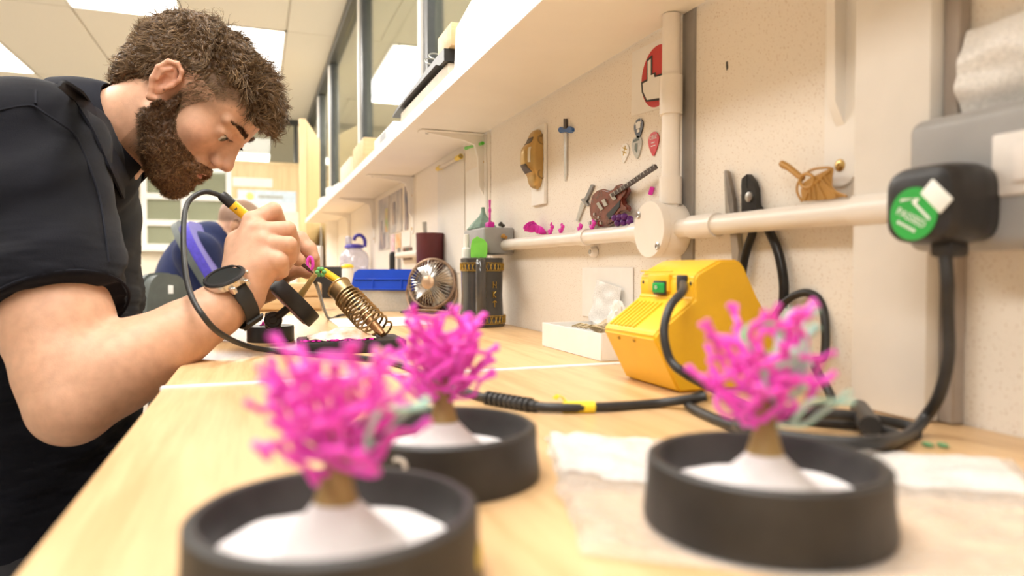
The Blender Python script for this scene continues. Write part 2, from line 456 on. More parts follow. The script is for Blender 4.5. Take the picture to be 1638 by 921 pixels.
# open wooden door
dr = thing('door_1', (.45, 5.62, 0), 'pale wooden door standing open into the room', 'door', kind='structure')
h0 = Vector((.455, 5.65, 0)); h1 = Vector((.30, 4.90, 0)); dx = (h1 - h0); Ld = dx.length
dm = MB().at(frame(h0, dx, z=(0, 0, 1)))
dm.rbox((0, -.022, .02), (Ld, .022, 1.97), .002, 1).build('leaf', M_oakdoor, dr)
MB().at(frame(h0, dx, z=(0, 0, 1))).rbox((.05, .022, .9), (.12, .034, 1.1), .002).build('handle_plate', M_steel, dr)
for k in range(4):
    MB().at(frame(h0, dx, z=(0, 0, 1))).rbox((Ld - .35, -.026, 1.24 + k * .06), (Ld - .15, -.0225, 1.275 + k * .06), .001, 1).build('sign_letter_row', M_paper, dr)

# ---- the benches
def bench(y0, y1, label, cap):
    t = thing('workbench', (.19, (y0 + y1) / 2, 0), label, 'workbench', 'oak topped workbenches along the wall')
    MB().rbox((-.082, y0 + .0006, BENCH - .028), (WX - .001, y1 - .0006, BENCH), .0015, 2).build('worktop', M_oak, t)
    for x in (-.04, .40):
        for y in (y0 + .06, y1 - .06):
            MB().rbox((x - .02, y - .02, 0), (x + .02, y + .02, BENCH - .028), .002, 1).build('leg', M_grey, t)
    MB().rbox((-.03, y0 + .08, BENCH - .10), (-.015, y1 - .08, BENCH - .0285), .001, 1).build('apron', M_oak, t)
    MB().rbox((-.0835, y0 + .001, BENCH - .027), (-.0822, y1 - .001, BENCH - .0015), .0005, 1).build('edge_band', M_oak, t)
    return t
bench(-.9, .707, 'near oak workbench top carrying the three black rubber bases', 1)
bench(.713, 5.3, 'far oak workbench running along the wall beyond the white joint strip', 0)
js = MB()
js.rbox((-.084, .7045, BENCH - .03), (WX - .002, .7155, BENCH + .0016), .0012, 2)
js.build('joint_strip', mat('white_edging', (.80, .78, .76), .3), None, 'pale strip covering the joint between the two bench tops', 'strip', loc=(.2, .71, BENCH - .03))

# ---- the shelf, its brackets
SZ = CAM.z + .305 - .012
sh = thing('wall_shelf', (.385, 2, SZ), 'long white shelf with an upturned front lip over the bench', 'shelf')
MB().rbox((.299, -.6, SZ), (WX - .0045, 4.6, SZ + .018), .001, 1).build('shelf_board', M_shelf, sh)
MB().rbox((.294, -.6, SZ - .002), (.2988, 4.6, SZ + .022), .001, 1).build('front_edge', M_whitepaint, sh)
def bracket(y, low, label, tip_screw=False):
    b = thing('shelf_bracket', (WX, y, low), label, 'bracket', 'white sheet metal shelf brackets')
    w = .018
    # upright plate flat on the wall with a rounded tip, arm under the shelf, folded rib between
    n = 10; pl = [(-w, 0.0)]
    pl = [(-w * math.cos(math.pi * i / n), low + w - w * math.sin(math.pi * i / n)) for i in range(n + 1)]
    pl += [(w, SZ - .002), (-w, SZ - .002)]
    m = MB().at(Matrix(((0, 0, -1, WX - .0005), (1, 0, 0, y), (0, 1, 0, 0), (0, 0, 0, 1))))
    m.prism(pl, 0, .0025).build('upright', M_whitepaint, b)
    MB().rbox((.325, y - w, SZ - .0032), (WX - .004, y + w, SZ - .0008), .001, 1).build('arm', M_whitepaint, b)
    rib = [(WX - .002, low + .05), (WX - .014, low + .07), (WX - .016, SZ - .05), (WX - .024, SZ - .024), (WX - .05, SZ - .016), (.35, SZ - .006), (.335, SZ - .003), (WX - .002, SZ - .003)]
    MB().at(Matrix(((1, 0, 0, 0), (0, 0, 1, y - .0045), (0, 1, 0, 0), (0, 0, 0, 1)))).prism(rib, 0, .009).build('rib', M_whitepaint, b)
    for px, pz in ((.345, None), (WX - .04, None)):
        MB().cyl((px, y + .011, SZ - .0032), (px, y + .011, SZ - .0052), .004, .003, 10).build('screw', M_steel, b)
    for zz in (low + w, SZ - .06):
        M_brass = mat('brass', (.62, .42, .16), .3, metal=1)
        MB().at(zframe((WX - .003, y, zz), (-1, 0, 0))).lathe([(.0052, 0), (.0052, .001), (.0035, .0022), (.0012, .0022), (.001, .0012)], 14).build('screw', M_brass, b)
for i, (y, lo, lab) in enumerate([(.460, CAM.z + .070, 'nearest white shelf bracket with a brass screw, right of the pliers'),
                                  (1.45, 1.07, 'white shelf bracket just left of the gold model car'),
                                  (2.19, 1.07, 'white shelf bracket between the maroon cup and the photo strips'),
                                  (2.95, 1.07, 'white shelf bracket above the water bottle'), (3.75, 1.07, 'farthest white shelf bracket')]):
    bracket(y, lo, lab)
# ================================================================== fixtures on the wall
M_cond = mat('conduit_plastic', (.87, .82, .76), .3, var=.02)
CX, CZ, CR = WX - .0185, 1.006, .0105
def conduit(y0, y1, label):
    t = thing('conduit', (CX, (y0 + y1) / 2, CZ), label, 'conduit', 'white plastic conduit pipes')
    MB().cyl((CX, y0, CZ), (CX, y1, CZ), CR, n=24).build('pipe', M_cond, t)
    return t
c = conduit(.725, 1.262, 'white conduit pipe carrying the pink wax flowers')
MB().cyl((CX, .735, CZ), (CX, .775, CZ), .0128, n=24).build('socket_collar', M_cond, c)
MB().cyl((CX, .908, CZ), (CX, .926, CZ), .0122, n=24).build('clip_band', M_cond, c)
for s in (1, -1):
    MB().at(zframe((WX - .001, .917, CZ + s * .021), (-1, 0, 0))).lathe([(.008, 0), (.008, .006), (.006, .009), (.001, .009)], 16).build('clip_lug', M_cond, c)
    MB().at(zframe((WX - .0098, .917, CZ + s * .021), (-1, 0, 0))).lathe([(.0035, 0), (.003, .0018), (.001, .002)], 10).build('screw', M_steel, c)
c = conduit(.36, .69, 'white conduit pipe holding the pliers against the wall')
for y in (.628, .405): MB().cyl((CX, y - .022, CZ), (CX, y + .022, CZ), .0128, n=24).build('socket_collar', M_cond, c)
c = thing('conduit', (CX, .694, 1.02), 'upright white conduit pipe rising from the round junction box', 'conduit', 'white plastic conduit pipes')
MB().cyl((CX, .694, 1.02), (CX, .694, SZ - .001), CR, n=24).build('pipe', M_cond, c)
MB().cyl((CX, .694, 1.138), (CX, .694, 1.182), .0132, n=24).build('socket_collar', M_cond, c)
MB().cyl((CX, .694, 1.035), (CX, .694, 1.066), .0130, n=24).build('socket_collar', M_cond, c)
far_c = conduit(2.02, 2.35, 'short far stub of white conduit left of the maroon cup')
jb = thing('junction_box', (WX, .708, CZ - .035), 'round white junction box where the conduits meet', 'junction box')
MB().at(zframe((WX - .001, .705, CZ), (-1, 0, 0))).lathe([(.0315, 0), (.033, .004), (.033, .030), (.0322, .0312)], 40).build('box_body', M_cond, jb)
MB().at(zframe((WX - .0322, .705, CZ), (-1, 0, 0))).lathe([(.0335, 0), (.0335, .0075), (.0325, .0088), (.001, .0088)], 40).build('lid', M_cond, jb)
for dy, dz in ((.022, .018), (-.020, -.020)):
    MB().at(zframe((WX - .0408, .705 + dy, CZ + dz), (-1, 0, 0))).lathe([(.0045, 0), (.0045, .0012), (.003, .002), (.001, .0014)], 14).build('screw', M_steel, jb)

# pilaster cover
structure(MB().rbox((WX - .024, .360, BENCH + .0005), (WX - .0005, .426, 1.9), .0015, 2), 'trim_2', mat('trunking', (.80, .77, .72), .45, var=.02), label='flat white trunking rising from the bench behind the socket box')
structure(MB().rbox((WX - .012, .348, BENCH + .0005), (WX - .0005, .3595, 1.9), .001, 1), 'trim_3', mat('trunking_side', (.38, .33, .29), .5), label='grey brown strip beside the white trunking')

# socket box with plug
sb = thing('socket_box', (.44, .27, .973), 'grey double socket box with a white switch cover', 'socket')
MB().rbox((.4255, .13, .972), (WX - .0006, .362, 1.062), .009, 4).build('box_body', M_grey, sb)
MB().rbox((.4235, .200, 1.004), (.427, .300, 1.042), .002, 2).build('switch_cover', mat('switch_white', (.86, .82, .78), .4), sb)
MB().rbox((.4205, .225, 1.012), (.4232, .285, 1.034), .001, 2).build('switch', mat('switch_rocker', (.88, .83, .79), .35), sb)
pg = thing('mains_plug', (.40, .315, .98), 'black mains plug with a green sticker in the grey socket', 'plug')
bm = bmesh.new(); bmesh.ops.create_cube(bm, size=1)
for v in bm.verts:
    v.co = Vector((.4053 + v.co.x * .040, .3195 + v.co.y * (.047 if v.co.x < 0 else .050), 1.000 + v.co.z * (.044 if v.co.x < 0 else .048)))
bmesh.ops.bevel(bm, geom=bm.edges[:], offset=.011, segments=5, affect='EDGES')
bm.free()
def plugfn(a, b):
    i = b * 5; xs = [.4256, .414, .402, .392, .3872, .3852]; hs = [.0245, .0265, .0262, .0248, .0225, .0175]
    j = min(int(i), 4); t_ = i - j; xx = xs[j] * (1 - t_) + xs[j + 1] * t_; h_ = hs[j] * (1 - t_) + hs[j + 1] * t_
    th = a * 2 * math.pi; c_, s_ = math.cos(th), math.sin(th)
    return (xx, .3195 + math.copysign(abs(c_) ** .5, c_) * h_, 1.0005 + math.copysign(abs(s_) ** .5, s_) * h_ * .96)
pm_ = MB().sheet(48, 15, plugfn)
pm_.f.append(tuple(range(15 * 49, 15 * 49 + 48)))
pm_.build('plug_body', M_black, pg)
MB().rbox((.396, .303, .967), (.412, .319, .978), .003, 2).build('cord_grip', M_black, pg)
stp = onx(1461, 342, .3848)
st = Matrix.Translation(stp) @ Matrix(((0, 0, -1, 0), (-1, 0, 0, 0), (0, 1, 0, 0), (0, 0, 0, 1)))
MB().at(st).prism([(.0165 * math.cos(a * math.pi / 20), .0165 * math.sin(a * math.pi / 20)) for a in range(40)], 0, .0004).build('green_sticker', mat('sticker_green', (.03, .36, .06), .4, var=.05), pg)
stw = mat('sticker_white', (.85, .86, .80), .5)
lb = MB(); S2 = st @ Matrix.Translation((0, 0, .0006)) @ Matrix.Rotation(math.radians(-28), 4, 'Z')
text_mesh(lb, 'PASSED', S2 @ Matrix.Translation((0, -.0028, 0)), .0068, .0001)
for k in range(5): lb.at(S2).prism([(-.0075 + k * .003, -.0098), (-.0055 + k * .003, -.0098), (-.0055 + k * .003, -.0078), (-.0075 + k * .003, -.0078)], 0, .0002)
lb.at(S2).prism([(-.012, .003), (-.003, .009), (-.004, .006), (.0125, .001), (.012, .0028), (-.001, .0068), (.0, .0105), (-.012, .005)], 0, .0002)
lb.build('sticker_print', stw, pg, kind='stuff')
MB().at(st @ Matrix.Translation((.0155, .0095, -.0006)) @ Matrix.Rotation(math.radians(45), 4, 'Z')).rbox((-.0058, -.0095, 0), (.0058, .0095, .0012), .0012, 2).build('white_label', stw, pg)

# card with red disc and white hand, half behind the upright conduit
def wm(x, d=None): return Matrix(((0, 0, -1, x), (1, 0, 0, 0), (0, 1, 0, 0), (0, 0, 0, 1)))
def wpoly(pix, x): return [(onx(u, v, x).y, onx(u, v, x).z) for u, v in pix]
cd = thing('sticker_card', (WX, .79, 1.163), 'square white card with a red disc and pointing hand behind the conduit', 'card')
MB().at(wm(WX - .0006)).prism(wpoly([(1013, 84), (1062, 60), (1062, 172), (1011, 186)], WX), 0, .0008).build('card', M_paper, cd)
cc = (onx(1053, 122, WX).y, onx(1053, 122, WX).z)
MB().at(wm(WX - .0015)).prism([(cc[0] + .037 * math.cos(a * math.pi / 24), cc[1] + .0375 * math.sin(a * math.pi / 24)) for a in range(48)], 0, .0004).build('red_disc', mat('red_print', (.55, .025, .03), .35, var=.05), cd)
hand_o = [(1037, 96), (1046, 88), (1046, 118), (1051, 116), (1052, 121), (1062, 117), (1064, 160), (1036, 163), (1029, 148), (1028, 132), (1037, 127)]
hand_i = [(1039, 99), (1044, 94), (1044, 121), (1049, 119), (1050, 124), (1062, 121), (1064, 156), (1038, 160), (1032, 147), (1031, 134), (1039, 130)]
MB().at(wm(WX - .0021)).prism(wpoly(hand_o, WX), 0, .0003).build('hand_outline', M_black, cd)
MB().at(wm(WX - .0026)).prism(wpoly(hand_i, WX), 0, .0003).build('hand_shape', M_paper, cd)

# guitar picks
def pick(u, v, w, h, col, tilt, label, marks):
    p = onx(u, v, WX)
    t = thing('guitar_pick', (WX, p.y, p.z), label, 'guitar pick', 'guitar picks stuck on the wall')
    M0 = wm(WX - .0005); M0.translation = Vector((WX - .0006, p.y, p.z)); M0 = M0 @ Matrix.Rotation(math.radians(tilt), 4, 'Z')
    pts = []
    for a in range(36):
        th = a * math.pi / 18; c_, s_ = math.cos(th), math.sin(th)
        k = 1.0 if s_ > 0 else (1 - .55 * (-s_) ** 1.4)
        pts.append((c_ * w / 2 * k * (1 if s_ > 0 else 1.0), s_ * h * (.36 if s_ > 0 else .64)))
    MB().at(M0).prism(pts, 0, .0012).build('pick_body', mat('pick_' + label.split()[0], col, .3, var=.12, vscale=250), t)
    mk = MB()
    for txt, dy, sz in marks[1]: text_mesh(mk, txt, M0 @ Matrix.Translation((0, dy, .0015)) @ Matrix.Diagonal((-1, 1, 1, 1)), sz, .0001)
    for pl in marks[2]: mk.at(M0 @ Matrix.Translation((0, 0, .0013))).prism(pl, 0, .0003)
    mk.build('print', mat('pick_print_' + label.split()[0], marks[0], .4), t, kind='stuff')
pick(1023, 202, .023, .027, (.03, .03, .035), 0, 'black guitar pick with a pale skull-like print, topmost of four', ((.8, .8, .78), [], [[(-.005, -.003), (.005, -.003), (.006, .004), (.003, .006), (-.003, .006), (-.006, .004)], [(-.003, -.008), (.003, -.008), (.003, -.004), (-.003, -.004)], [(-.008, .003), (-.0065, .009), (-.0055, .004)], [(.008, .003), (.0065, .009), (.0055, .004)]]))
pick(1001, 241, .022, .026, (.86, .84, .80), 12, 'white guitar pick with a gold symbol, left of the grey one', ((.62, .42, .08), [], [[(-.006, .001), (.006, .003), (.006, .0045), (-.006, .0025)], [(-.006, -.004), (.006, -.002), (.006, -.0005), (-.006, -.0025)], [(-.002, .006), (0, .007), (.003, -.006), (.001, -.007)]]))
pick(1020, 231, .026, .030, (.50, .50, .46), -4, 'grey pearl guitar pick below the black one', ((.12, .15, .13), [], [[(-.008, .004), (.008, .004), (.007, .0075), (-.007, .0075)], [(-.003, .001), (.003, .002), (.005, -.006), (0, -.011), (-.002, -.006)]]))
pick(1047, 225, .025, .030, (.62, .05, .06), 0, 'red guitar pick with white lettering beside the conduit', ((.9, .85, .85), [('OBSE', .004, .0075)], [[(-.004, -.003), (.004, -.003), (.004, -.0018), (-.004, -.0018)], [(-.005, -.007), (.005, -.007), (.005, -.006), (-.005, -.006)]]))

# miniature guitar
g = thing('miniature_guitar', (WX, .85, 1.017), 'miniature dark red electric guitar hung on the wall above the conduit', 'guitar')
gx = .4605
M_gred = mat('guitar_red', (.16, .03, .018), .22, var=.35, vscale=70, coat=.5)
body = [(948, 322), (950, 312), (957, 305), (967, 302), (977, 305), (983, 303), (987, 297), (996, 294), (1004, 297), (1007, 305), (1004, 313), (999, 319), (1001, 325), (1007, 330), (1007, 338), (1000, 339), (994, 341), (990, 348), (985, 356), (975, 362), (962, 363), (952, 357), (947, 345), (946, 333)]
bmo = bmesh.new(); vv = [bmo.verts.new((a, b, 0)) for a, b in wpoly(body, gx)]; fc = bmo.faces.new(vv)
ex = bmesh.ops.extrude_face_region(bmo, geom=[fc]); bmesh.ops.translate(bmo, verts=[e for e in ex['geom'] if isinstance(e, bmesh.types.BMVert)], vec=(0, 0, .008))
bmesh.ops.bevel(bmo, geom=[e for e in bmo.edges if abs(e.verts[0].co.z - e.verts[1].co.z) < 1e-6], offset=.0022, segments=2, affect='EDGES')
MB().at(wm(gx + .004)).bm(bmo).build('body', M_gred, g)
MB().at(wm(gx - .0042)).prism(wpoly([(975, 343), (988, 330), (997, 320), (996, 331), (988, 341), (979, 351)], gx), 0, .0008).build('pickguard', M_black, g)
MB().at(wm(gx - .0041)).prism(wpoly([(986, 316), (983, 311), (1054, 263), (1058, 269)], gx), 0, .0028).build('neck', mat('fretboard', (.05, .03, .022), .4), g)
fr = MB()
for k in range(14):
    t_ = k / 13; a = Vector((985 + t_ * 68, 313 - t_ * 48)); fr.at(wm(gx - .0071)).prism(wpoly([(a.x - 1.4, a.y - 2.6), (a.x - .6, a.y - 3.0), (a.x + 2.0, a.y + 2.6), (a.x + 1.2, a.y + 3.0)], gx), 0, .0004)
fr.build('frets', M_steel, g, kind='stuff')
for pl in ([(981, 311), (986, 308), (992, 318), (987, 321)], [(968, 321), (973, 318), (978, 328), (973, 331)]):
    MB().at(wm(gx - .0042)).prism(wpoly(pl, gx), 0, .002).build('pickup', M_steel, g)
MB().at(wm(gx - .0042)).prism(wpoly([(960, 326), (964, 323), (971, 334), (967, 337)], gx), 0, .0022).build('bridge', M_steel, g)
for u, v in ((957, 343), (964, 348), (959, 353), (967, 357)):
    p = onx(u, v, gx); MB().at(zframe((gx - .0042, p.y, p.z), (-1, 0, 0))).lathe([(.0025, 0), (.0022, .003), (.0008, .0032)], 10).build('knob', M_steel, g)

# swords
def sword(blade, guard, grip, x, mb_, mg, mh, label):
    ys = [p for p in wpoly(blade, x)]
    t = thing('miniature_sword', (WX, sum(p[0] for p in ys) / len(ys), min(p[1] for p in ys)), label, 'sword', 'miniature swords on the wall')
    MB().at(wm(x)).prism(ys, 0, .0022).build('blade', mb_, t)
    for pl in guard: MB().at(wm(x + .001)).prism(wpoly(pl, x), 0, .0045).build('guard', mg, t)
    for pl in grip: MB().at(wm(x + .0005)).prism(wpoly(pl, x), 0, .0035).build('grip', mh, t)
sword([(903.5, 213), (908, 213), (907.5, 280), (905.5, 290), (904, 280)], [[(896, 206), (899, 203), (903, 206), (909, 206), (913, 202), (918, 205), (918, 210), (914, 213), (909, 211), (903, 211), (899, 213), (896, 210)]],
      [[(904, 190), (907.5, 190), (908, 206), (904, 206)]], WX - .001, mat('polished_blade', (.70, .70, .70), .2, metal=1), mat('blue_paint', (.03, .13, .42), .35), mat('dark_grip', (.06, .05, .05), .5), 'silver miniature sword with a blue hilt pointing down')
sword([(931, 324), (937, 327), (927, 353), (923, 353)], [[(932, 320), (935, 317), (944, 327), (942, 330)]], [[(948, 295), (952, 297), (940, 323), (936, 321)]], WX - .001,
      mat('dull_blade', (.62, .61, .58), .35, metal=1), mat('dull_steel', (.34, .33, .32), .4, metal=1), mat('dull_steel2', (.28, .27, .26), .4, metal=1), 'small grey miniature sword leaning left of the red guitar')

# gold model car on a white card
cy = 1.122
p0, p1 = onx(875, 195, WX), onx(848, 330, WX)
MB().rbox((WX - .006, 1.100, 1.072), (WX - .0006, 1.160, 1.209), .0008, 1).build('backing_card', M_paper, None, 'white card standing on the wall behind the gold model car', 'card')
car = thing('model_car', (WX - .006, 1.13, 1.10), 'gold model car shell fixed nose down on a white card', 'model car')
M_gold = mat('gold_cast', (.52, .34, .12), .36, metal=.55, var=.12)
NL, NA = 40, 32
def car_pt(i, j):
    t_ = i / NL; th = j / NA * math.pi                       # along the length (0 = top end), over the roof
    hw = .0245 * min(1, (1 - abs(2 * t_ - 1) ** 3.5) ** .5 + .02) * (1 - .06 * math.sin(math.pi * t_ * 2) ** 2)
    hh = .0145 + .0155 * math.exp(-((t_ - .48) / .235) ** 4)
    hh *= min(1, (1 - abs(2 * t_ - 1) ** 6) ** .5 + .05)
    c_, s_ = math.cos(th), math.sin(th)
    yy = hw * math.copysign(abs(c_) ** .5, c_); xx = hh * s_ ** .62
    if xx > .016: yy *= 1 - (xx - .016) * 22
    return Vector((WX - .0065 - xx, 1.128 + yy, 1.203 - t_ * .104))
m = MB(); m.sheet(NL, NA, lambda a, b: car_pt(a * NL, b * NA)); m.build('body_shell', M_gold, car)
M_win = mat('dark_window', (.07, .05, .03), .4)
def car_patch(t0, t1, th0, th1, off=.0008):
    mm = MB(); mm.sheet(6, 6, lambda a, b: car_pt((t0 + (t1 - t0) * a) * NL, (th0 + (th1 - th0) * b) / math.pi * NA) + Vector((-off, 0, 0)) * 1.0 + Vector((0, math.copysign(off, .5 - (th0 + th1) / 2 / math.pi), 0)) * (0 if abs((th0 + th1) / 2 - math.pi / 2) < .3 else 1), .0006); return mm
car_patch(.15, .255, 1.1, 2.05).build('rear_window', M_win, car)
car_patch(.60, .735, 1.05, 2.1).build('windscreen', M_win, car)
car_patch(.33, .58, 2.30, 2.52).build('side_window', mat('pale_gap', (.72, .66, .52), .5), car)
for tz in (.20, .76):
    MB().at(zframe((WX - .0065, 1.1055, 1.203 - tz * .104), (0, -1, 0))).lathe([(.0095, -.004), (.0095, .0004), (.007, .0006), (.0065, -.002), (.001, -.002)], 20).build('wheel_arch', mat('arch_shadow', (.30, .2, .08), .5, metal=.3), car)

# tools behind the conduit
M_toolblk = mat('blackened_steel', (.035, .033, .032), .32, metal=.5, var=.3)
nt_ = thing('side_cutters', (WX, .55, .92), 'black side cutters with long handles hung behind the right conduit', 'pliers')
x = WX - .0012
MB().at(wm(x)).prism(wpoly([(1193, 298), (1194, 286), (1202, 279), (1203, 300), (1208, 312), (1222, 335), (1218, 352), (1196, 352)], x), 0, .006).build('jaw', M_toolblk, nt_)
MB().at(wm(x - .0015)).prism(wpoly([(1205, 279), (1214, 291), (1218, 303), (1219, 322), (1222, 345), (1211, 352), (1196, 350), (1195, 312), (1206, 302)], x), 0, .006).build('jaw', M_toolblk, nt_)
for path, rr in (([(1206, 335), (1204, 370), (1196, 395), (1190, 420), (1187, 445)], .0042), ([(1214, 335), (1228, 365), (1242, 395), (1250, 425), (1254, 460), (1252, 492)], .0045)):
    MB().tube(smooth_path([onx(u, v, WX - .0068) for u, v in path], 6), rr, 10).build('handle', M_toolblk, nt_)
pj = onx(1201, 315, x - .006)
MB().at(zframe((x - .0072, pj.y, pj.z), (-1, 0, 0))).lathe([(.0052, 0), (.005, .0018), (.001, .0024)], 18).build('pivot', M_steel, nt_)
tw = thing('needle_pliers', (WX, .585, .95), 'slim steel needle pliers hung left of the black side cutters', 'pliers')
MB().at(wm(WX - .0012)).prism(wpoly([(1164, 274), (1166, 272), (1168, 300), (1181, 345), (1176, 350), (1166, 340)], WX - .001), 0, .0045).build('jaw', M_steel, tw)
MB().at(wm(WX - .003)).prism(wpoly([(1168, 273), (1171, 274), (1181, 320), (1183, 350), (1178, 350), (1172, 320)], WX - .001), 0, .0045).build('jaw', mat('worn_steel', (.25, .22, .19), .5, metal=.7, var=.3), tw)
MB().at(wm(WX - .0012)).prism(wpoly([(1172, 345), (1182, 345), (1188, 400), (1186, 425), (1178, 420)], WX - .001), 0, .005).build('handle', M_steel, tw)

# bronze leaf pendant resting on the conduit
M_bronze = mat('gold_wax', (.46, .245, .06), .42, metal=.15, var=.1)
lf = thing('leaf_ornament', (.452, .47, 1.017), 'gold leaf shaped casting with a ring lying on the conduit', 'ornament')
lx = .4555
out = [(1286, 322), (1284, 305), (1288, 292), (1300, 284), (1313, 278), (1331, 269), (1332, 285), (1330, 297), (1340, 307), (1354, 314), (1335, 318), (1310, 321)]
MB().at(wm(lx)).prism(wpoly(out, lx), 0, .0022).build('leaf_plate', M_bronze, lf)
for pth in ([(1287, 320), (1293, 308), (1300, 298), (1329, 272)], [(1296, 303), (1296, 318)], [(1301, 297), (1305, 320)], [(1306, 292), (1320, 318)], [(1313, 286), (1338, 314)], [(1319, 281), (1329, 297)], [(1297, 300), (1315, 280)], [(1303, 294), (1325, 275)], [(1354, 314), (1335, 306), (1329, 296), (1332, 270)]):
    MB().tube(smooth_path([onx(u, v, lx - .0026) for u, v in pth], 4), .0011, 6).build('vein', M_bronze, lf)
MB().tube([onx(1291 + 11 * math.cos(a * math.pi / 14), 289 + 11 * math.sin(a * math.pi / 14), lx - .003) for a in range(28)], .0016, 8, closed=True).build('ring', M_bronze, lf)
MB().tube(smooth_path([onx(u, v, lx - .001) for u, v in [(1283, 322), (1275, 306), (1279, 288), (1298, 272), (1322, 268), (1332, 270)]], 6), .0011, 8).build('loop_wire', M_bronze, lf)
MB().tube([onx(u, v, lx - .001) for u, v in [(1284, 286), (1262, 268), (1254, 264), (1250, 261)]], [.0028, .003, .0034, .003], 10).build('stem', M_bronze, lf)

# wax bits on the left conduit
M_pink = mat('pink_wax', (.86, .085, .60), .38, var=.1, vscale=60, sss=.25, sssrad=(1, .3, .6), ssss=.004)
M_magenta = mat('magenta_wax', (.72, .03, .44), .4, var=.15, sss=.1)
def wax_flower(u, v, s, label, kind):
    p = onx(u, v, WX - .018); base = Vector((WX - .018, p.y, CZ + CR - .0005))
    t = thing('wax_flower', base, label, 'wax piece', 'pink wax pieces on the conduit')
    if kind == 'flower':
        for k in range(7):
            a = k * .9; c = base + Vector((math.cos(a) * .004, (k - 3) * .0042 * s, .005 + .009 * s * (k / 6)))
            MB().at(zframe(c, (math.cos(a), math.sin(a), .8))).lathe([(.001, 0), (.004 * s, .003), (.0075 * s, .008 * s), (.0068 * s, .0082 * s), (.002, .002)], 10).build('petal', M_magenta, t)
    elif kind == 'sprig':
        for dy, dz, r in ((0, 0, .003), (.004, .003, .0026), (-.005, .004, .0028), (-.009, .009, .003), (-.004, .013, .002)):
            MB().ell(base + Vector((0, dy * s, .003 + dz * s)), (r, r * 1.5, r * 1.2), 8, 6).build('bud', M_magenta, t)
        MB().tube([base, base + Vector((0, -.006 * s, .02 * s))], .0012, 6).build('stalk', M_magenta, t)
wax_flower(853, 378, 1.2, 'bunched pink wax flower at the left end of the conduit', 'flower')
wax_flower(880, 372, 1.0, 'thin pink wax sprig just right of the wax flower', 'sprig')
wax_flower(897, 372, .8, 'small pink wax sprig between wax flower and grey sword', 'sprig')
wax_flower(927, 367, .5, 'tiny pink wax crumb beside the conduit clip', 'sprig')
wax_flower(947, 365, .7, 'pink wax sprig under the red guitar body', 'sprig')
pw = thing('purple_wax', (.45, .80, CZ + CR), 'knobbly dark purple wax lump beside the red guitar', 'wax piece')
for k in range(9):
    MB().ell((.449 + .003 * math.sin(k * 2), .802 + (k - 4) * .0048, CZ + CR + .004 + .0035 * (k % 3)), (.005, .0048, .0045), 10, 8).build('lobe', mat('purple_wax', (.10, .015, .16), .35, var=.2), pw)
MB().tube([(WX - .004, .762, 1.054), (WX - .004, .757, 1.062)], .003, 8).build('pink_peg', M_magenta, None, 'tiny pink wax peg stuck on the wall left of the upright conduit', 'wax piece')

# dark nick in the wall, screw-like clip
MB().at(wm(WX - .0001)).prism(wpoly([(1162, 99), (1164, 98), (1165, 108), (1163, 113), (1162, 106)], WX), 0, .0006).build('wall_nick', M_dark, None, 'small dark nick in the speckled panel right of the conduit', 'mark')

# papers on the wall further back
M_print = mat('printed_paper', (.80, .77, .72), .7, var=.05, vscale=300, stretch=(1, .3, 6))
MB().rbox((WX - .002, 1.60, .95), (WX - .0006, 1.862, 1.235), .0004, 1).build('wall_paper_sheet', M_print, None, 'large printed sheet pinned under the shelf behind the maroon cup', 'paper')
MB().rbox((WX - .002, 1.428, .96), (WX - .0006, 1.590, 1.19), .0004, 1).build('wall_paper_sheet', M_paper, None, 'plain sheet pinned on the wall above the grey box', 'paper')
M_photo = mat('photo_print', (.04, .06, .16), .4, col2=(.60, .45, .36), vscale=14, stretch=(1, 2.2, 1))
M_photo2 = mat('photo_print_b', (.30, .29, .33), .4, col2=(.80, .72, .64), vscale=9)
M_photo3 = mat('photo_print_c', (.25, .45, .12), .4, col2=(.75, .35, .15), vscale=25)
def strip(y0, y1, z0, z1, m, label, ex=()):
    t = thing('photo_strip', (WX, (y0 + y1) / 2, z0), label, 'photo', 'photos pinned on the far wall')
    MB().rbox((WX - .003, y0, z0), (WX - .0006, y1, z1), .0004, 1).build('print', m, t)
    for (a, b, c_, d_, mm) in ex: MB().rbox((WX - .004, a, c_), (WX - .0032, b, d_), .0003, 1).build('picture_patch', mm, t)
strip(2.60, 2.84, 1.035, 1.235, M_photo2, 'wide tall photo of figures on the far wall', [(2.62, 2.68, 1.10, 1.19, M_photo3), (2.74, 2.80, 1.04, 1.15, M_photo), (2.68, 2.72, 1.04, 1.10, M_photo)])
strip(2.36, 2.58, 1.09, 1.235, M_photo2, 'middle photo with a grey banner on the far wall', [(2.47, 2.53, 1.12, 1.20, M_photo)])
strip(2.26, 2.31, 1.09, 1.235, M_photo, 'narrow dark photo strip beside the bracket')
strip(2.22, 2.36, 1.035, 1.082, M_paper, 'small white card under the narrow photo')
strip(2.38, 2.47, 1.03, 1.084, mat('orange_card', (.75, .40, .14), .5, col2=(.85, .7, .5), vscale=40), 'small orange card under the middle photo')
strip(2.50, 2.57, 1.02, 1.085, mat('pink_card', (.80, .45, .55), .5, col2=(.85, .8, .8), vscale=60), 'small pink and white card under the middle photo')
strip(2.20, 2.34, .99, 1.03, mat('dark_green_box', (.02, .06, .04), .5, col2=(.3, .08, .04), vscale=40), 'dark green card with red marks above the far conduit')
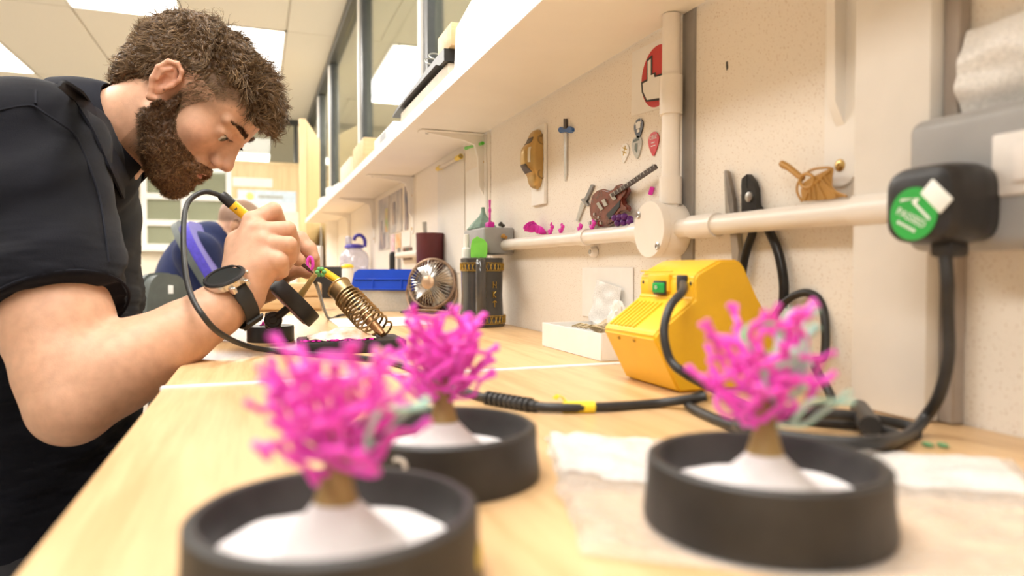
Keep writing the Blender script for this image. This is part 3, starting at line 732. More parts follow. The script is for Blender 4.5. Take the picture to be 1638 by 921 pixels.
# yellow and green tools under the shelf
gt = thing('green_marker', (WX - .02, 1.36, 1.2), 'bright green capped tool on the wall next to the bracket', 'marker')
a, b = onx(772, 229, WX - .012), onx(745, 237, WX - .012)
MB().tube([a, a.lerp(b, .3), a.lerp(b, .7), b], [.004, .0028, .0032, .0042], 10).build('cap', mat('lime_plastic', (.10, .55, .05), .35), gt)
yt = thing('yellow_tube', (WX - .02, 1.7, 1.2), 'grey tube with yellow end caps under the shelf', 'tube')
a, b = onx(737, 250, WX - .012), onx(700, 270, WX - .012)
MB().tube([a, b], .005, 10).build('tube', mat('smoky_tube', (.62, .56, .48), .3), yt)
for q, r_ in ((a, a.lerp(b, .16)), (b, b.lerp(a, .14))): MB().tube([q, r_], .0062, 10).build('end_cap', mat('yellow_cap', (.78, .58, .05), .35), yt)

# plastic bag and clip on the right, wood sliver on the socket box
M_bag = clear_mat('clear_bag', (.97, .97, .96), .1, .32, haze=.72, hazecol=(.95, .93, .9))
def bagfn(a, b):
    y = .345 - a * .16; z = 1.062 + b * .062
    return (WX - .010 - .006 * nz(a * 5, b * 4, .3) - .008 * math.sin(b * math.pi), y, z + .004 * nz(a * 4, b, 2))
MB().sheet(40, 24, bagfn, .0006).build('plastic_bag', M_bag, None, 'crumpled clear plastic bag on the wall above the grey socket', 'bag')
cl = thing('wall_clip', (WX, .33, 1.1), 'dark metal clip on the wall at the upper right edge', 'clip')
a = onx(1605, 62, WX - .006); b = onx(1640, 80, WX - .008)
MB().tube([a, b], [.0035, .0028], 8).build('clip_arm', mat('dark_metal', (.2, .19, .17), .4, metal=.6), cl)
MB().ell(a, (.003, .006, .0035), 10, 8).build('clip_head', M_dark, cl)
ws = MB().at(wm(WX - .02)).prism(wpoly([(1478, 222), (1490, 212), (1520, 203), (1560, 199), (1590, 197), (1560, 205), (1530, 211)], .445), -.012, .012)
ws.build('wood_sliver', mat('bamboo', (.58, .34, .11), .5, var=.15), None, 'tan wooden sliver lying on top of the grey socket', 'wood piece', loc=(.45, .34, 1.062))
# ================================================================== things on the bench
M_rubber = mat('black_rubber', (.020, .019, .019), .5, col2=(.045, .042, .040), vscale=28, bump=.15, bscale=120)
M_powder = mat('white_powder', (.83, .81, .80), .85, var=.03, vscale=80, bump=.3, bscale=300)
M_stem = mat('brown_wax', (.36, .235, .085), .42, var=.2, vscale=60, sss=.15)
M_teal = mat('teal_wax', (.40, .66, .56), .4, var=.1, sss=.2)
M_green = mat('green_wax', (.16, .48, .16), .4, var=.12, sss=.2)
M_palepink = mat('pale_pink_wax', (.86, .36, .36), .4, var=.12, sss=.2)

def rubber_base(cx, cy, label, z=BENCH, R=.0495, H=.027):
    t = thing('rubber_base', (cx, cy, z), label, 'rubber base', 'black rubber sprue bases')
    MB().at(Matrix.Translation((cx, cy, z))).lathe([(R + .0015, 0), (R + .0018, .003), (R + .0004, H * .55), (R + .0002, H - .004), (R, H - .001), (R - .002, H + .0004), (R - .0045, H), (R - .006, H - .003), (R - .0075, H - .012), (R - .009, .009), (.001, .0085)], 72).build('bowl', M_rubber, t)
    # powder left in the bowl and the cone the tree stands on
    def fn(a, b):
        r = .0005 + a * (R - .0087); th = b * 2 * math.pi
        zz = .0128 + .0015 * nz(r * math.cos(th) * 60, r * math.sin(th) * 60, cx * 50)
        cone = .0315 - .0235 * max(0, (r - .0055) / .024) ** .9
        return (cx + r * math.cos(th), cy + r * math.sin(th), z + max(zz, cone + .0004 * nz(r * 300, th * 4, 1)))
    MB().sheet(36, 64, fn).build('powder_cone', M_powder, t)
    return t

def wax_branch(base, out, up, L, rr, kind, rnd, wide=.42):
    """one sprued wax ring: stalk, loop, prongs"""
    out = Vector(out).normalized(); up = Vector(up).normalized()
    side = out.cross(up).normalized()
    mb = MB()
    d = (out + up * rnd.uniform(.0, .35)).normalized()
    nrm = side * math.cos(rnd.uniform(-.9, .9)) + up * rnd.uniform(-.6, .6); nrm.normalize()
    s0 = base; s1 = base + d * L * .22
    mb.tube([s0, s0.lerp(s1, .5), s1], [rr * 1.3, rr, rr * .95], 7)
    bend = up * L * rnd.uniform(.12, .42)
    e = base + d * L * rnd.uniform(.72, .8) + bend
    for sg in (1, -1):
        if kind == 'open' and sg < 0:
            mid = s1.lerp(e, .5) + nrm * L * .2 * sg
            mb.tube(smooth_path([s1, s1.lerp(mid, .6) + nrm * L * .1 * sg, mid + up * L * .1, mid + d * L * .22 + up * L * .2], 4), [rr * .95] * 12 + [rr * .7], 7)
            continue
        w = L * wide * rnd.uniform(.6, 1.0)
        mb.tube(smooth_path([s1, s1.lerp(e, .25) + nrm * w * .8 * sg, s1.lerp(e, .6) + nrm * w * sg + bend * .2, e], 5), rr, 7)
    for k in range(rnd.choice((2, 2, 3))):
        q = (d + up * rnd.uniform(-.1, .9) + side * rnd.uniform(-.8, .8)).normalized()
        mb.tube([e - d * rr * .5, e + q * L * .1, e + q * L * rnd.uniform(.16, .24)], [rr * 1.05, rr * .9, rr * .95], 7)
        mb.ell(e + q * L * .2, (rr * 1.2, rr * 1.2, rr * 1.1), 7, 5)
    return mb

def wax_tree(cx, cy, z, h, spread, seed, label, extra=(), n=26, lean=(0, 0), rr=.00118):
    rnd = random.Random(seed)
    t = thing('wax_tree', (cx, cy, z), label, 'wax tree', 'pink wax casting trees')
    ax = Vector((lean[0], lean[1], 1)).normalized()
    o = Vector((cx, cy, z))
    prof = [(.0078, -.002), (.0064, .002), (.0050, .008), (.0042, .016), (.0036, h * .5), (.0030, h * .8), (.0029, h * .93), (.002, h * .965), (.0004, h * .97)]
    MB().at(zframe(o, ax)).lathe(prof, 20).build('stem', M_stem, t)
    ga = rnd.uniform(0, 6)
    for k in range(n):
        f = k / (n - 1); hz = .0070 + (h - .011) * (.03 + .9 * f)
        a = ga + k * 2.39996
        out = Vector((math.cos(a), math.sin(a), 0))
        up = Vector((0, 0, 1))
        L = spread * (1.06 - .22 * f) * rnd.uniform(.85, 1.08)
        tilt = .05 + .42 * f
        o2 = (out + up * tilt).normalized(); u2 = (up - o2 * up.dot(o2)).normalized()
        b = o + ax * hz + out * .0028
        m = M_pink
        for fr_, ar_, mm_ in extra:
            if abs(f - fr_) < .5 / (n - 1):
                m = mm_
                if ar_ is not None:
                    out = Vector((math.cos(ar_), math.sin(ar_), 0)); o2 = (out + up * tilt).normalized(); u2 = (up - o2 * up.dot(o2)).normalized()
        wax_branch(b, o2, u2, L, rr * rnd.uniform(.9, 1.15), rnd.choice(('loop', 'loop', 'open')), rnd).build('wax_branch', m, t)
    return t, o, ax

C1, C2, C3 = (.0255, .247), (.093, .358), (.204, .240)
rubber_base(*C1, 'nearest black rubber base at the bottom edge, left of the plastic bag')
b2 = rubber_base(*C2, 'black rubber base marked 3, the middle one on bare wood')
rubber_base(*C3, 'black rubber base standing on the clear plastic bag', z=BENCH + .0022)
# painted 3 on the middle base, facing left and towards the camera
tm = MB(); ang = math.radians(232); dirv = Vector((math.cos(ang), math.sin(ang), 0))
text_mesh(tm, '3', zframe(Vector((*C2, BENCH + .014)) + dirv * .0504, dirv, (-dirv.y, dirv.x, 0)), .022, .0003)
tm.build('painted_number', mat('white_mark', (.75, .74, .70), .7), b2)
M_ochre = mat('ochre_mark', (.55, .45, .10), .6)
for a_, r_ in ((-.42, .006), (-1.15, .005)): MB().at(zframe(Vector((*C1, BENCH + .010)) + Vector((math.cos(a_), math.sin(a_), 0)) * .0500, (math.cos(a_), math.sin(a_), 0))).lathe([(r_, 0), (r_ * .8, .0008), (.001, .0009)], 12).build('paint_dab', M_ochre, bpy.data.objects['rubber_base'])
wax_tree(*C1, BENCH + .031, .034, .034, 3, 'pink wax tree with one pale salmon branch, nearest the camera', [(21 / 25, .55, M_palepink), (7 / 25, -.4, M_teal), (5/25, 2.6, M_magenta)], 26, (.05, 0))
MB().ell((C1[0] + .0035, C1[1], BENCH + .0650), (.0048, .0048, .0042), 16, 10).build('stem_knob', M_stem, bpy.data.objects['wax_tree'])
wax_tree(*C2, BENCH + .031, .044, .031, 12, 'all pink wax tree standing in the middle rubber base', (), 30)
t3, o3, ax3 = wax_tree(*C3, BENCH + .0332, .043, .035, 28, 'pink wax tree with teal branches and a green ring on top', [(22 / 25, -.55, M_teal), (2 / 25, -.85, M_teal), (18 / 25, -.2, M_teal), (10 / 25, 4.4, M_teal)], 26)
gr = MB(); gc = o3 + Vector((0, 0, .047))
gr.tube([gc + _R * (.0095 * math.cos(a * math.pi / 14)) + Vector((0, 0, 1)) * (.0062 * math.sin(a * math.pi / 14)) + _FH * (.005 * math.sin(a * math.pi / 14)) for a in range(28)], .0014, 8, closed=True)
gr.build('wax_ring', M_green, t3)

# clear bag lying under the right base
def bag2(a, b):
    # a across (left to right), b from back to front
    l0, l1 = Vector((.172, .408, 0)), Vector((.116, .236, 0)); r0, r1 = Vector((.395, .262, 0)), Vector((.262, .128, 0))
    p = l0.lerp(l1, b).lerp(r0.lerp(r1, b), a)
    e = .006 * nz(a * 6, b * 6, 3.1)
    p.x += e * (1 if a in (0, 1) else .3)
    dz = (Vector((p.x, p.y, 0)) - Vector((*C3, 0))).length
    k = min(1, max(0, (dz - .05) / .02))
    hgt = .0012 + k * (.0022 + .0035 * abs(nz(a * 9 + b * 3, b * 7, 1.7)) + .0026 * abs(nz(a * 20, b * 14 + a * 6, 4)))
    if a < .001 or a > .999 or b < .001 or b > .999: hgt = .0012
    return (p.x, p.y, BENCH + hgt)
M_bag2 = clear_mat('clear_bag_flat', (.98, .98, .98), .0, .38, haze=.17, hazecol=(.95, .92, .88))
bg = thing('flat_plastic_bag', (.24, .27, BENCH), 'clear plastic bag lying flat on the bench under the right base', 'bag')
MB().sheet(70, 50, bag2, .0006).build('bag_film', M_bag2, bg)
def bag3(a, b):
    q = Vector(bag2(.42 + .54 * a, .03 + .36 * b)); q.z += .0012; return q
MB().sheet(30, 16, bag3, .0004).build('bag_fold', clear_mat('bag_fold_film', (.97, .97, .97), .0, .3, haze=.38, hazecol=(.97, .95, .92)), bg)
def bag4(a, b):
    q = Vector(bag2(.01 + .24 * a, .02 + .5 * b)); q.z += .0012 + .002 * abs(nz(a * 5, b * 5, 8)); return q
MB().sheet(20, 24, bag4, .0004).build('bag_fold', MATS['bag_fold_film'], bg)
for k, (u, v) in enumerate(((1484, 715), (1508, 716))):
    p = onz(u, v); MB().ell((p.x, p.y, BENCH + .0016), (.0022, .0042, .0016), 10, 6).build('wax_crumb', mat('dark_green_wax', (.10, .25, .10), .5), None, ('left' if k == 0 else 'right') + ' one of two dark green wax crumbs by the cable coil', 'crumb', 'green wax crumbs')

# ---- yellow power unit
M_yel = mat('yellow_plastic', (.86, .50, .022), .38, var=.04)
yu = thing('power_unit', (.40, .565, BENCH), 'yellow plastic power unit with green rocker switch and ribbed slope', 'power unit')
Y0u, Y1u = .522, .616
prof = [(.350, BENCH + .0005), (.3235, .9000), (.326, .9045), (.3655, .933), (.3645, .950), (.3675, .956), (.392, .9685), (.412, .9685), (.418, .964), (.434, .934), (.448, .914), (.461, .904), (.466, .897), (.4665, BENCH + .0005)]
bmo = bmesh.new(); vv = [bmo.verts.new((a, Y0u, b)) for a, b in prof]; fc = bmo.faces.new(vv)
ex = bmesh.ops.extrude_face_region(bmo, geom=[fc]); bmesh.ops.translate(bmo, verts=[e for e in ex['geom'] if isinstance(e, bmesh.types.BMVert)], vec=(0, Y1u - Y0u, 0))
bmesh.ops.recalc_face_normals(bmo, faces=bmo.faces[:])
bmesh.ops.bevel(bmo, geom=[e for e in bmo.edges if e.calc_face_angle(0) > .25], offset=.0022, segments=3, affect='EDGES')
MB().bm(bmo).build('housing', M_yel, yu)
sl = Vector((.3655 - .326, 0, .933 - .9045)); sll = sl.length
SM = frame((.326, 0, .9045), sl, y=(0, 1, 0))
for k in range(7):
    y = .562 + k * .0072
    MB().at(SM).rbox((.002, y, -.001), (.040, y + .0040, .0018), .0009, 2).build('rib', M_yel, yu)
PM = lambda y, z: Matrix(((0, 0, -1, .3648), (-1, 0, 0, y), (0, 1, 0, z), (0, 0, 0, 1)))
MB().at(PM(.576, .9465)).rbox((-.021, -.008, -.001), (.016, .0085, .0022), .0015, 2).build('switch_surround', M_yel, yu)
MB().at(PM(.5735, .9425)).rbox((-.0115, -.0072, .002), (.0105, .0062, .0034), .001, 2).build('switch_frame', M_black, yu)
MB().at(PM(.5735, .9425) @ Matrix.Rotation(.18, 4, 'Y')).rbox((-.0088, -.0052, .0028), (.008, .0045, .0058), .0012, 2).build('rocker', mat('green_rocker', (.02, .36, .08), .2), yu)
MB().at(PM(.5735, .9425) @ Matrix.Rotation(.18, 4, 'Y') @ Matrix.Translation((-.003, 0, .0059))).lathe([(.0016, 0), (.0016, .0002), (.0011, .0002), (.0011, 0)], 16, True).build('rocker_mark', M_paper, yu)
MB().at(PM(.5405, .947)).rbox((-.0085, -.0075, -.001), (.0075, .0075, .0012), .001, 2).build('cable_socket', M_black, yu)
for y in (.6085, .5275): MB().at(PM(y, .947)).lathe([(.0018, -.001), (.0018, .0004), (.001, .0004)], 10).build('panel_screw', M_dark, yu)
MB().at(PM(.585, .957)).rbox((-.028, 0, -.001), (.028, .0016, .0012), .0006, 1).build('top_ridge', M_yel, yu)
fv = Vector((.3235 - .350, 0, .0495)).normalized()
for y in (.588, .560):
    MB().at(zframe((.3262, y, .894), (-.88, 0, -.47))).lathe([(.0016, -.001), (.0016, .0007), (.001, .0007)], 8).build('vent_hole', mat('dark_yellow', (.32, .18, .01), .5), yu)

# ---- cables
M_cable = mat('cable_rubber', (.028, .027, .027), .42, var=.25, vscale=60)
def cable(name, pts, r, label, n=7, **k):
    return MB().tube(smooth_path(pts, n), r, 10).build(name, M_cable, None, label, 'cable', **k)
ZC = BENCH + .0037
def bz(u, v, dz=0): 
    p = onz(u, v, ZC + dz); return p
cable('power_cable', [(.366, .5405, .947), at(1092, 466, .575), at(1072, 490, .555), at(1062, 530, .545), at(1072, 575, .54), at(1100, 600, .535), bz(1140, 622, .003), bz(1200, 650), bz(1260, 668), bz(1330, 676), bz(1390, 682), bz(1440, 700, .0), bz(1400, 716), bz(1300, 708), bz(1210, 692), bz(1140, 668), bz(1100, 645), bz(1120, 630)], .0036, 'black power cable looping from the yellow unit to the bench coil')
cable('mains_cable', [(.398, .309, .968), (.398, .307, .95), onx(1516, 500, .405), onx(1517, 570, .41), onx(1503, 630, .413), onx(1480, 668, .414), bz(1455, 694, .001), bz(1410, 706, .0075), bz(1330, 706, .0076), bz(1230, 694, .0076), bz(1180, 678, .0055), bz(1250, 664, .0078), bz(1350, 664, .0078), bz(1450, 680, .0015), bz(1465, 694, .0)], .0039, 'black mains cable falling from the plug to the coil on the bench')
cable('rear_loop_cable', [(.4665, .560, .875), at(1240, 505, .655), at(1262, 478, .64), at(1290, 468, .625), at(1312, 482, .615), at(1320, 520, .605), at(1318, 570, .60), (.443, .462, BENCH + .03), bz(1330, 640), bz(1290, 655)], .0036, 'black cable arching up behind the yellow unit')
ce = thing('cable_connector', tuple(bz(1385, 672)), 'ribbed black cable connector lying on the coil', 'connector')
a, b = bz(1372, 648, .006), bz(1392, 682, .0065)
MB().tube([a, a.lerp(b, .15), a.lerp(b, .8), b], [.0045, .0062, .0072, .0066], 16).build('connector_sleeve', M_cable, ce)
pc = cable('pen_cable', [at(357, 316, .925), at(345, 310, .92), at(325, 307, .91), at(302, 322, .895), at(294, 355, .87), at(295, 420, .83), at(305, 470, .79), at(325, 505, .775), at(352, 533, .80), at(395, 553, .865), onz(445, 562, ZC), onz(520, 568, ZC), onz(620, 578, ZC), onz(690, 603, ZC), onz(740, 625, ZC), onz(776, 636, ZC)], .0034, 'black cord of the yellow wax pen hanging past the forearm')
tc_ = thing('tagged_cable', tuple(bz(860, 648)), 'thick black cable with strain relief and yellow tape flag', 'cable')
MB().tube(smooth_path([bz(776, 636, .001), bz(860, 650, .001), bz(950, 651, .0005), bz(1050, 645), bz(1130, 634, .0076)], 8), .0037, 12).build('cable_run', M_cable, tc_)
a, b = bz(777, 636, .001), bz(858, 650, .001)
MB().tube([a, b], .0046, 12).build('relief_core', M_cable, tc_)
for k in range(9):
    q = a.lerp(b, .04 + .1 * k); q2 = a.lerp(b, .04 + .1 * k + .055)
    MB().tube([q, q2], .0060, 12).build('relief_rib', M_cable, tc_)
M_tape = mat('yellow_tape', (.85, .66, .03), .45, var=.06)
a, b = bz(900, 651.5, .0006), bz(951, 651, .0005)
MB().tube([a, b], .0046, 12).build('tape_wrap', M_tape, tc_)
p = bz(890, 640, .002); q = bz(915, 646, .003)
MB().sheet(10, 4, lambda s, t: (p.lerp(q, s).x, p.lerp(q, s).y + t * .008, BENCH + .006 + .004 * s + .003 * math.sin(s * 5)), .0004).build('tape_flag', M_tape, tc_)

# ---- white card tray with scraps, by the wall
ty = thing('card_tray', (.42, .83, BENCH), 'shallow white card tray of scraps left of the yellow unit', 'tray')
tx0, tx1, tya, tyb, th_ = .383, .464, .735, .915, .0335
for lo, hi, nm in (((tx0, tya, BENCH + .0003), (tx1, tyb, BENCH + .002), 'tray_floor'), ((tx0, tya, BENCH + .002), (tx0 + .0015, tyb, BENCH + th_), 'tray_side'), ((tx1 - .0015, tya, BENCH + .002), (tx1, tyb, BENCH + th_), 'tray_side'),
                   ((tx0 + .0015, tya, BENCH + .002), (tx1 - .0015, tya + .0015, BENCH + th_), 'tray_side'), ((tx0 + .0015, tyb - .0015, BENCH + .002), (tx1 - .0015, tyb, BENCH + th_), 'tray_side')):
    MB().rbox(lo, hi, .0004, 1).build(nm, M_paper, ty)
def crumple(cx, cy, cz, s, seed, m, name, label, cat, el=(1, 1, .6), **k):
    rnd = random.Random(seed)
    bm = bmesh.new(); bmesh.ops.create_icosphere(bm, subdivisions=3, radius=1)
    for v in bm.verts:
        c = v.co; f = 1 + .55 * nz(c.x * 1.5 + seed, c.y * 1.5, c.z * 1.5) + .3 * nz(c.x * 4, c.y * 4 + seed, c.z * 4)
        v.co = Vector((c.x * f * el[0] * s + cx, c.y * f * el[1] * s + cy, c.z * f * el[2] * s + cz))
    return MB().bm(bm).build(name, m, None, label, cat, smooth=25, **k)
crumple(.425, .80, BENCH + .030, .020, 3, mat('tan_scrap', (.62, .50, .34), .7, var=.15), 'paper_scrap', 'tan crumpled scrap in the white card tray', 'scrap')
crumple(.430, .78, BENCH + .048, .016, 8, M_paper, 'paper_scrap', 'pale crumpled paper on top of the white tray', 'scrap', (.6, .9, 1.2))
br_ = thing('wire_scrap', (.40, .84, BENCH + .03), 'small bundle of brown wire ends at the edge of the white tray', 'scrap')
for k in range(6):
    y = .79 + k * .008; MB().tube([(.400, y + .02, BENCH + .033), (.403, y, BENCH + .037 + .001 * (k % 2)), (.41, y - .02, BENCH + .034)], .0011, 6).build('wire_end', mat('brown_wire', (.42, .32, .16), .5, var=.2), br_)
MB().rbox((WX - .002, .808, .888), (WX - .0006, .960, .962), .0004, 1).build('wall_note', M_paper, None, 'white note on the wall behind the white tray', 'paper')
cp = thing('clear_packet', (WX - .004, .85, .89), 'clear creased packet leaning on the white wall note', 'packet')
MB().sheet(12, 12, lambda a, b: (WX - .006 - .012 * (1 - b) + .004 * nz(a * 4, b * 4, 2), .905 - a * .075, .886 + b * .058 - .01 * a), .0005).build('packet_film', M_bag, cp)
MB().tube([(.392, .652, .912), (.402, .632, .920)], [.006, .006], 10).build('orange_cap', mat('orange_plastic', (.80, .30, .03), .4), None, 'orange cap peeking from behind the yellow unit', 'cap')

# ---- dark mug with gold bands
M_mug = mat('mug_glaze', (.060, .057, .054), .12, var=.2, vscale=20, coat=.4)
M_gilt = mat('gilt', (.52, .33, .06), .35, metal=.6, var=.2, vscale=300)
mp_ = onz(771, 521); mg = thing('tankard', (mp_.x, mp_.y, BENCH), 'dark glazed tankard with gold bands and handle towards camera', 'mug')
mx_, my_ = mp_.x, mp_.y; Rm, Hm = .0405, .131
MB().at(Matrix.Translation((mx_, my_, BENCH))).lathe([(Rm + .003, 0), (Rm + .0045, .003), (Rm + .004, .012), (Rm + .001, .024), (Rm - .001, .06), (Rm, .108), (Rm + .001, Hm - .002), (Rm - .001, Hm), (Rm - .004, Hm - .003), (Rm - .005, .01), (.001, .008)], 48).build('body', M_mug, mg)
hd = Vector((-.35, -1, 0)).normalized()
hp = [Vector((mx_, my_, BENCH + z)) + hd * r for r, z in ((Rm - .001, .116), (Rm + .018, .122), (Rm + .029, .104), (Rm + .029, .062), (Rm + .020, .030), (Rm, .022))]
MB().tube(smooth_path(hp, 7), .0098, 12).build('handle', M_mug, mg)
for zb, rb in ((.108, Rm + .0012), (.008, Rm + .0050)):
    for k in range(30):
        a = 2 * math.pi * k / 30
        for sg in (1, -1):
            pts = [Vector((mx_ + rb * math.cos(a + q * .105), my_ + rb * math.sin(a + q * .105), BENCH + zb + (q * sg * .012 if True else 0) + .006 * 0 + (.006 if sg > 0 else .006))) for q in (-.5, 0, .5)]
            if k == 0 and sg == 1: bandmb = MB()
            bandmb.tube(pts, .0009, 5)
    for dz in (-.0015, .0135): bandmb.tube([(mx_ + rb * math.cos(q * math.pi / 24), my_ + rb * math.sin(q * math.pi / 24), BENCH + zb + dz) for q in range(48)], .0008, 5, closed=True)
    bandmb.build('gold_band', M_gilt, mg, kind='stuff')
ra = math.radians(278); rd = Vector((math.cos(ra), math.sin(ra), 0)); rt = Vector((-rd.y, rd.x, 0))
def rune(z, strokes):
    mb = MB()
    for (x0, z0, x1, z1) in strokes:
        mb.tube([Vector((mx_, my_, BENCH + z)) + rd * (Rm + .0003) + rt * x0 + Vector((0, 0, z0)), Vector((mx_, my_, BENCH + z)) + rd * (Rm + .0003) + rt * x1 + Vector((0, 0, z1))], .0008, 5)
    mb.build('gold_rune', M_gilt, mg)
rt_o = .0
rune(.080, [(.004, -.006, .004, .006), (.010, -.006, .010, .006), (.004, .002, .010, -.002)])
rune(.062, [(.004, -.006, .004, .006), (.010, .006, .004, 0), (.004, 0, .010, -.006)])
rune(.044, [(.007, -.006, .007, .006), (.003, .003, .007, .006), (.011, .003, .007, .006)])

# ---- grey wall box and pieces on it
gb = MB().rbox((WX - .062, 1.262, .988), (WX - .0006, 1.40, 1.040), .004, 3).build('wall_box', M_grey, None, 'grey plastic wall box above the dark tankard', 'box')
tg = thing('teal_wax_model', (.435, 1.36, 1.04), 'teal wax model like a pointed heap on the grey box', 'wax piece')
MB().at(Matrix.Translation((.436, 1.355, 1.0402))).lathe([(.030, 0), (.031, .003), (.022, .014), (.014, .022), (.008, .028), (.0045, .036), (.004, .045), (.001, .046)], 9).build('heap', mat('dull_teal_wax', (.24, .38, .32), .5, var=.2, vscale=60), tg, smooth=20)
MB().rbox((.410, 1.327, 1.0402), (.462, 1.385, 1.0435), .001, 1).build('heap_base', MATS['dull_teal_wax'], tg)
pk = thing('pink_wax_key', (.43, 1.30, 1.04), 'upright pink wax key with a ring on the grey box', 'wax piece')
MB().rbox((.424, 1.285, 1.0402), (.438, 1.307, 1.052), .003, 2).build('foot', M_magenta, pk)
MB().tube([(.431, 1.296, 1.05), (.431, 1.296, 1.069)], .0022, 8).build('shaft', M_magenta, pk)
MB().tube([(.431, 1.296 + .0045 * math.cos(a * math.pi / 10), 1.074 + .0050 * math.sin(a * math.pi / 10)) for a in range(20)], .0016, 8, closed=True).build('ring', M_magenta, pk)
MB().tube([(.431, 1.296, 1.079), (.431, 1.296, 1.095)], [.0018, .0026], 8).build('tip', M_magenta, pk)
for k, (y, z, m, lab) in enumerate(((1.268, 1.0402, M_dark, 'dark'), (1.2535, 1.0168, M_bronze, 'bronze'))):
    cr = thing('tiny_casting', (.445, y, z), 'tiny ' + lab + ' casting near the right end of the grey box', 'casting')
    for q in range(5): MB().ell((.445 + .004 * math.cos(q * 2.1), y + .004 * math.sin(q * 2.6), z + .0036 + .0018 * (q % 3)), (.0038, .0036, .0034), 8, 6).build('lobe', m, cr)
gw = thing('green_wax_block', (mx_ - .012, my_ + .01, BENCH + Hm), 'bright green faceted wax lump on the tankard rim', 'wax piece')
gpy = [(-.016, 0), (.013, 0), (.015, .010), (.015, .026), (.010, .034), (-.004, .040), (-.013, .034), (-.016, .022)]
gm = frame((mx_ - .012, my_ - .022, BENCH + Hm + .0002), tuple(_R), z=(0, 0, 1))
MB().at(gm @ Matrix(((1, 0, 0, 0), (0, 0, 1, -.008), (0, 1, 0, 0), (0, 0, 0, 1)))).prism(gpy, 0, .016).build('block', mat('lime_wax', (.22, .72, .09), .45, var=.05, sss=.2), gw, smooth=10)
ck = thing('chalk_piece', (mx_ - .03, my_ + .022, BENCH + Hm), 'pale upright chalk piece behind the green wax block', 'chalk')
MB().at(Matrix.Translation((mx_ - .024, my_ + .024, BENCH + Hm + .0002))).lathe([(.009, 0), (.009, .018), (.006, .020), (.0055, .046), (.001, .047)], 14).build('stick', M_paper, ck)

# ---- maroon cup with a tool
q = onz(688, 496); mc = thing('maroon_cup', (q.x, q.y, BENCH), 'tall matt maroon cup behind the desk fan', 'cup')
MB().at(Matrix.Translation((q.x, q.y, BENCH))).lathe([(.033, 0), (.0345, .002), (.036, .19), (.0368, .196), (.0368, .205), (.034, .205), (.032, .01), (.001, .008)], 36).build('cup_wall', mat('maroon', (.13, .026, .028), .5, var=.08), mc)
MB().tube([(q.x - .005, q.y, BENCH + .02), (q.x - .012, q.y + .01, BENCH + .235)], [.004, .0065], 8).build('steel_rod', M_steel, None, 'grey steel tool standing in the maroon cup', 'tool')

# ---- copper desk fan
fb = onz(690, 500); fc_ = Vector((fb.x, fb.y, BENCH + .074)); fn_ = Vector((-.62, -.80, .16)).normalized()
fan = thing('desk_fan', (fb.x, fb.y, BENCH), 'small copper and chrome wire desk fan', 'fan')
M_copper = mat('aged_copper', (.40, .28, .20), .35, metal=.8, var=.25)
M_chrome = mat('chrome', (.62, .60, .57), .2, metal=1)
FM = zframe(fc_, fn_, (0, 0, 1)); RF = .062
def ringpts(r, z, n=40): return [FM @ Vector((r * math.cos(2 * math.pi * k / n), r * math.sin(2 * math.pi * k / n), z)) for k in range(n)]
for r, z, w in ((RF, 0, .0032), (RF - .004, -.030, .0028), (RF + .001, -.012, .0018)): MB().tube(ringpts(r, z), w, 8, closed=True).build('guard_ring', M_copper, fan)
gw_ = MB()
for k in range(40):
    a = 2 * math.pi * k / 40
    gw_.tube([FM @ Vector((r * math.cos(a), r * math.sin(a), z)) for r, z in ((.016, .020), (.036, .016), (.054, .008), (RF, 0), (RF, -.018), (.05, -.034), (.02, -.040))], .0010, 4)
gw_.build('wire_guard', M_chrome, fan, kind='stuff')
MB().at(FM @ Matrix.Translation((0, 0, .018))).lathe([(.017, 0), (.017, .003), (.014, .005), (.001, .0055)], 24).build('front_badge', mat('copper_badge', (.60, .40, .26), .35, metal=.6), fan)
for k in range(4):
    a = k * math.pi / 2 + .4
    MB().at(FM @ Matrix.Rotation(a, 4, 'Z')).sheet(8, 8, lambda s, t: (.010 + s * .042, (t - .5) * (.018 + .03 * s), -.012 + (t - .5) * .020), .001).build('blade', mat('fan_blade', (.55, .53, .50), .2, metal=.9), fan)
MB().at(FM @ Matrix.Translation((0, 0, -.038))).lathe([(.016, -.02), (.018, -.015), (.018, .02), (.012, .028)], 20).build('motor', M_copper, fan)
sd = FM.to_3x3() @ Vector((0, 1, 0))
for sg in (1, -1):
    MB().tube(smooth_path([fc_ + sd * sg * RF, fc_ + sd * sg * (RF + .006) + Vector((0, 0, -.03)), Vector((fb.x, fb.y, BENCH + .004)) + sd * sg * .05 + fn_ * .01, Vector((fb.x, fb.y, BENCH + .0035)) + sd * sg * .03 + fn_ * .03], 5), .003, 8).build('stand_leg', M_copper, fan)
MB().tube([Vector((fb.x, fb.y, BENCH + .0035)) + sd * .03 + fn_ * .03, Vector((fb.x, fb.y, BENCH + .0035)) - sd * .03 + fn_ * .03], .003, 8).build('stand_bar', M_copper, fan)
cable('fan_cable', [(fb.x + .02, fb.y - .02, BENCH + .02), (fb.x + .035, fb.y - .05, BENCH + .003), (fb.x - .01, fb.y - .08, BENCH + .003), (fb.x - .06, fb.y - .03, BENCH + .003), (fb.x - .07, fb.y + .02, BENCH + .003), (fb.x + .03, fb.y + .06, BENCH + .003)], .002, 'thin black cable curled around the desk fan')

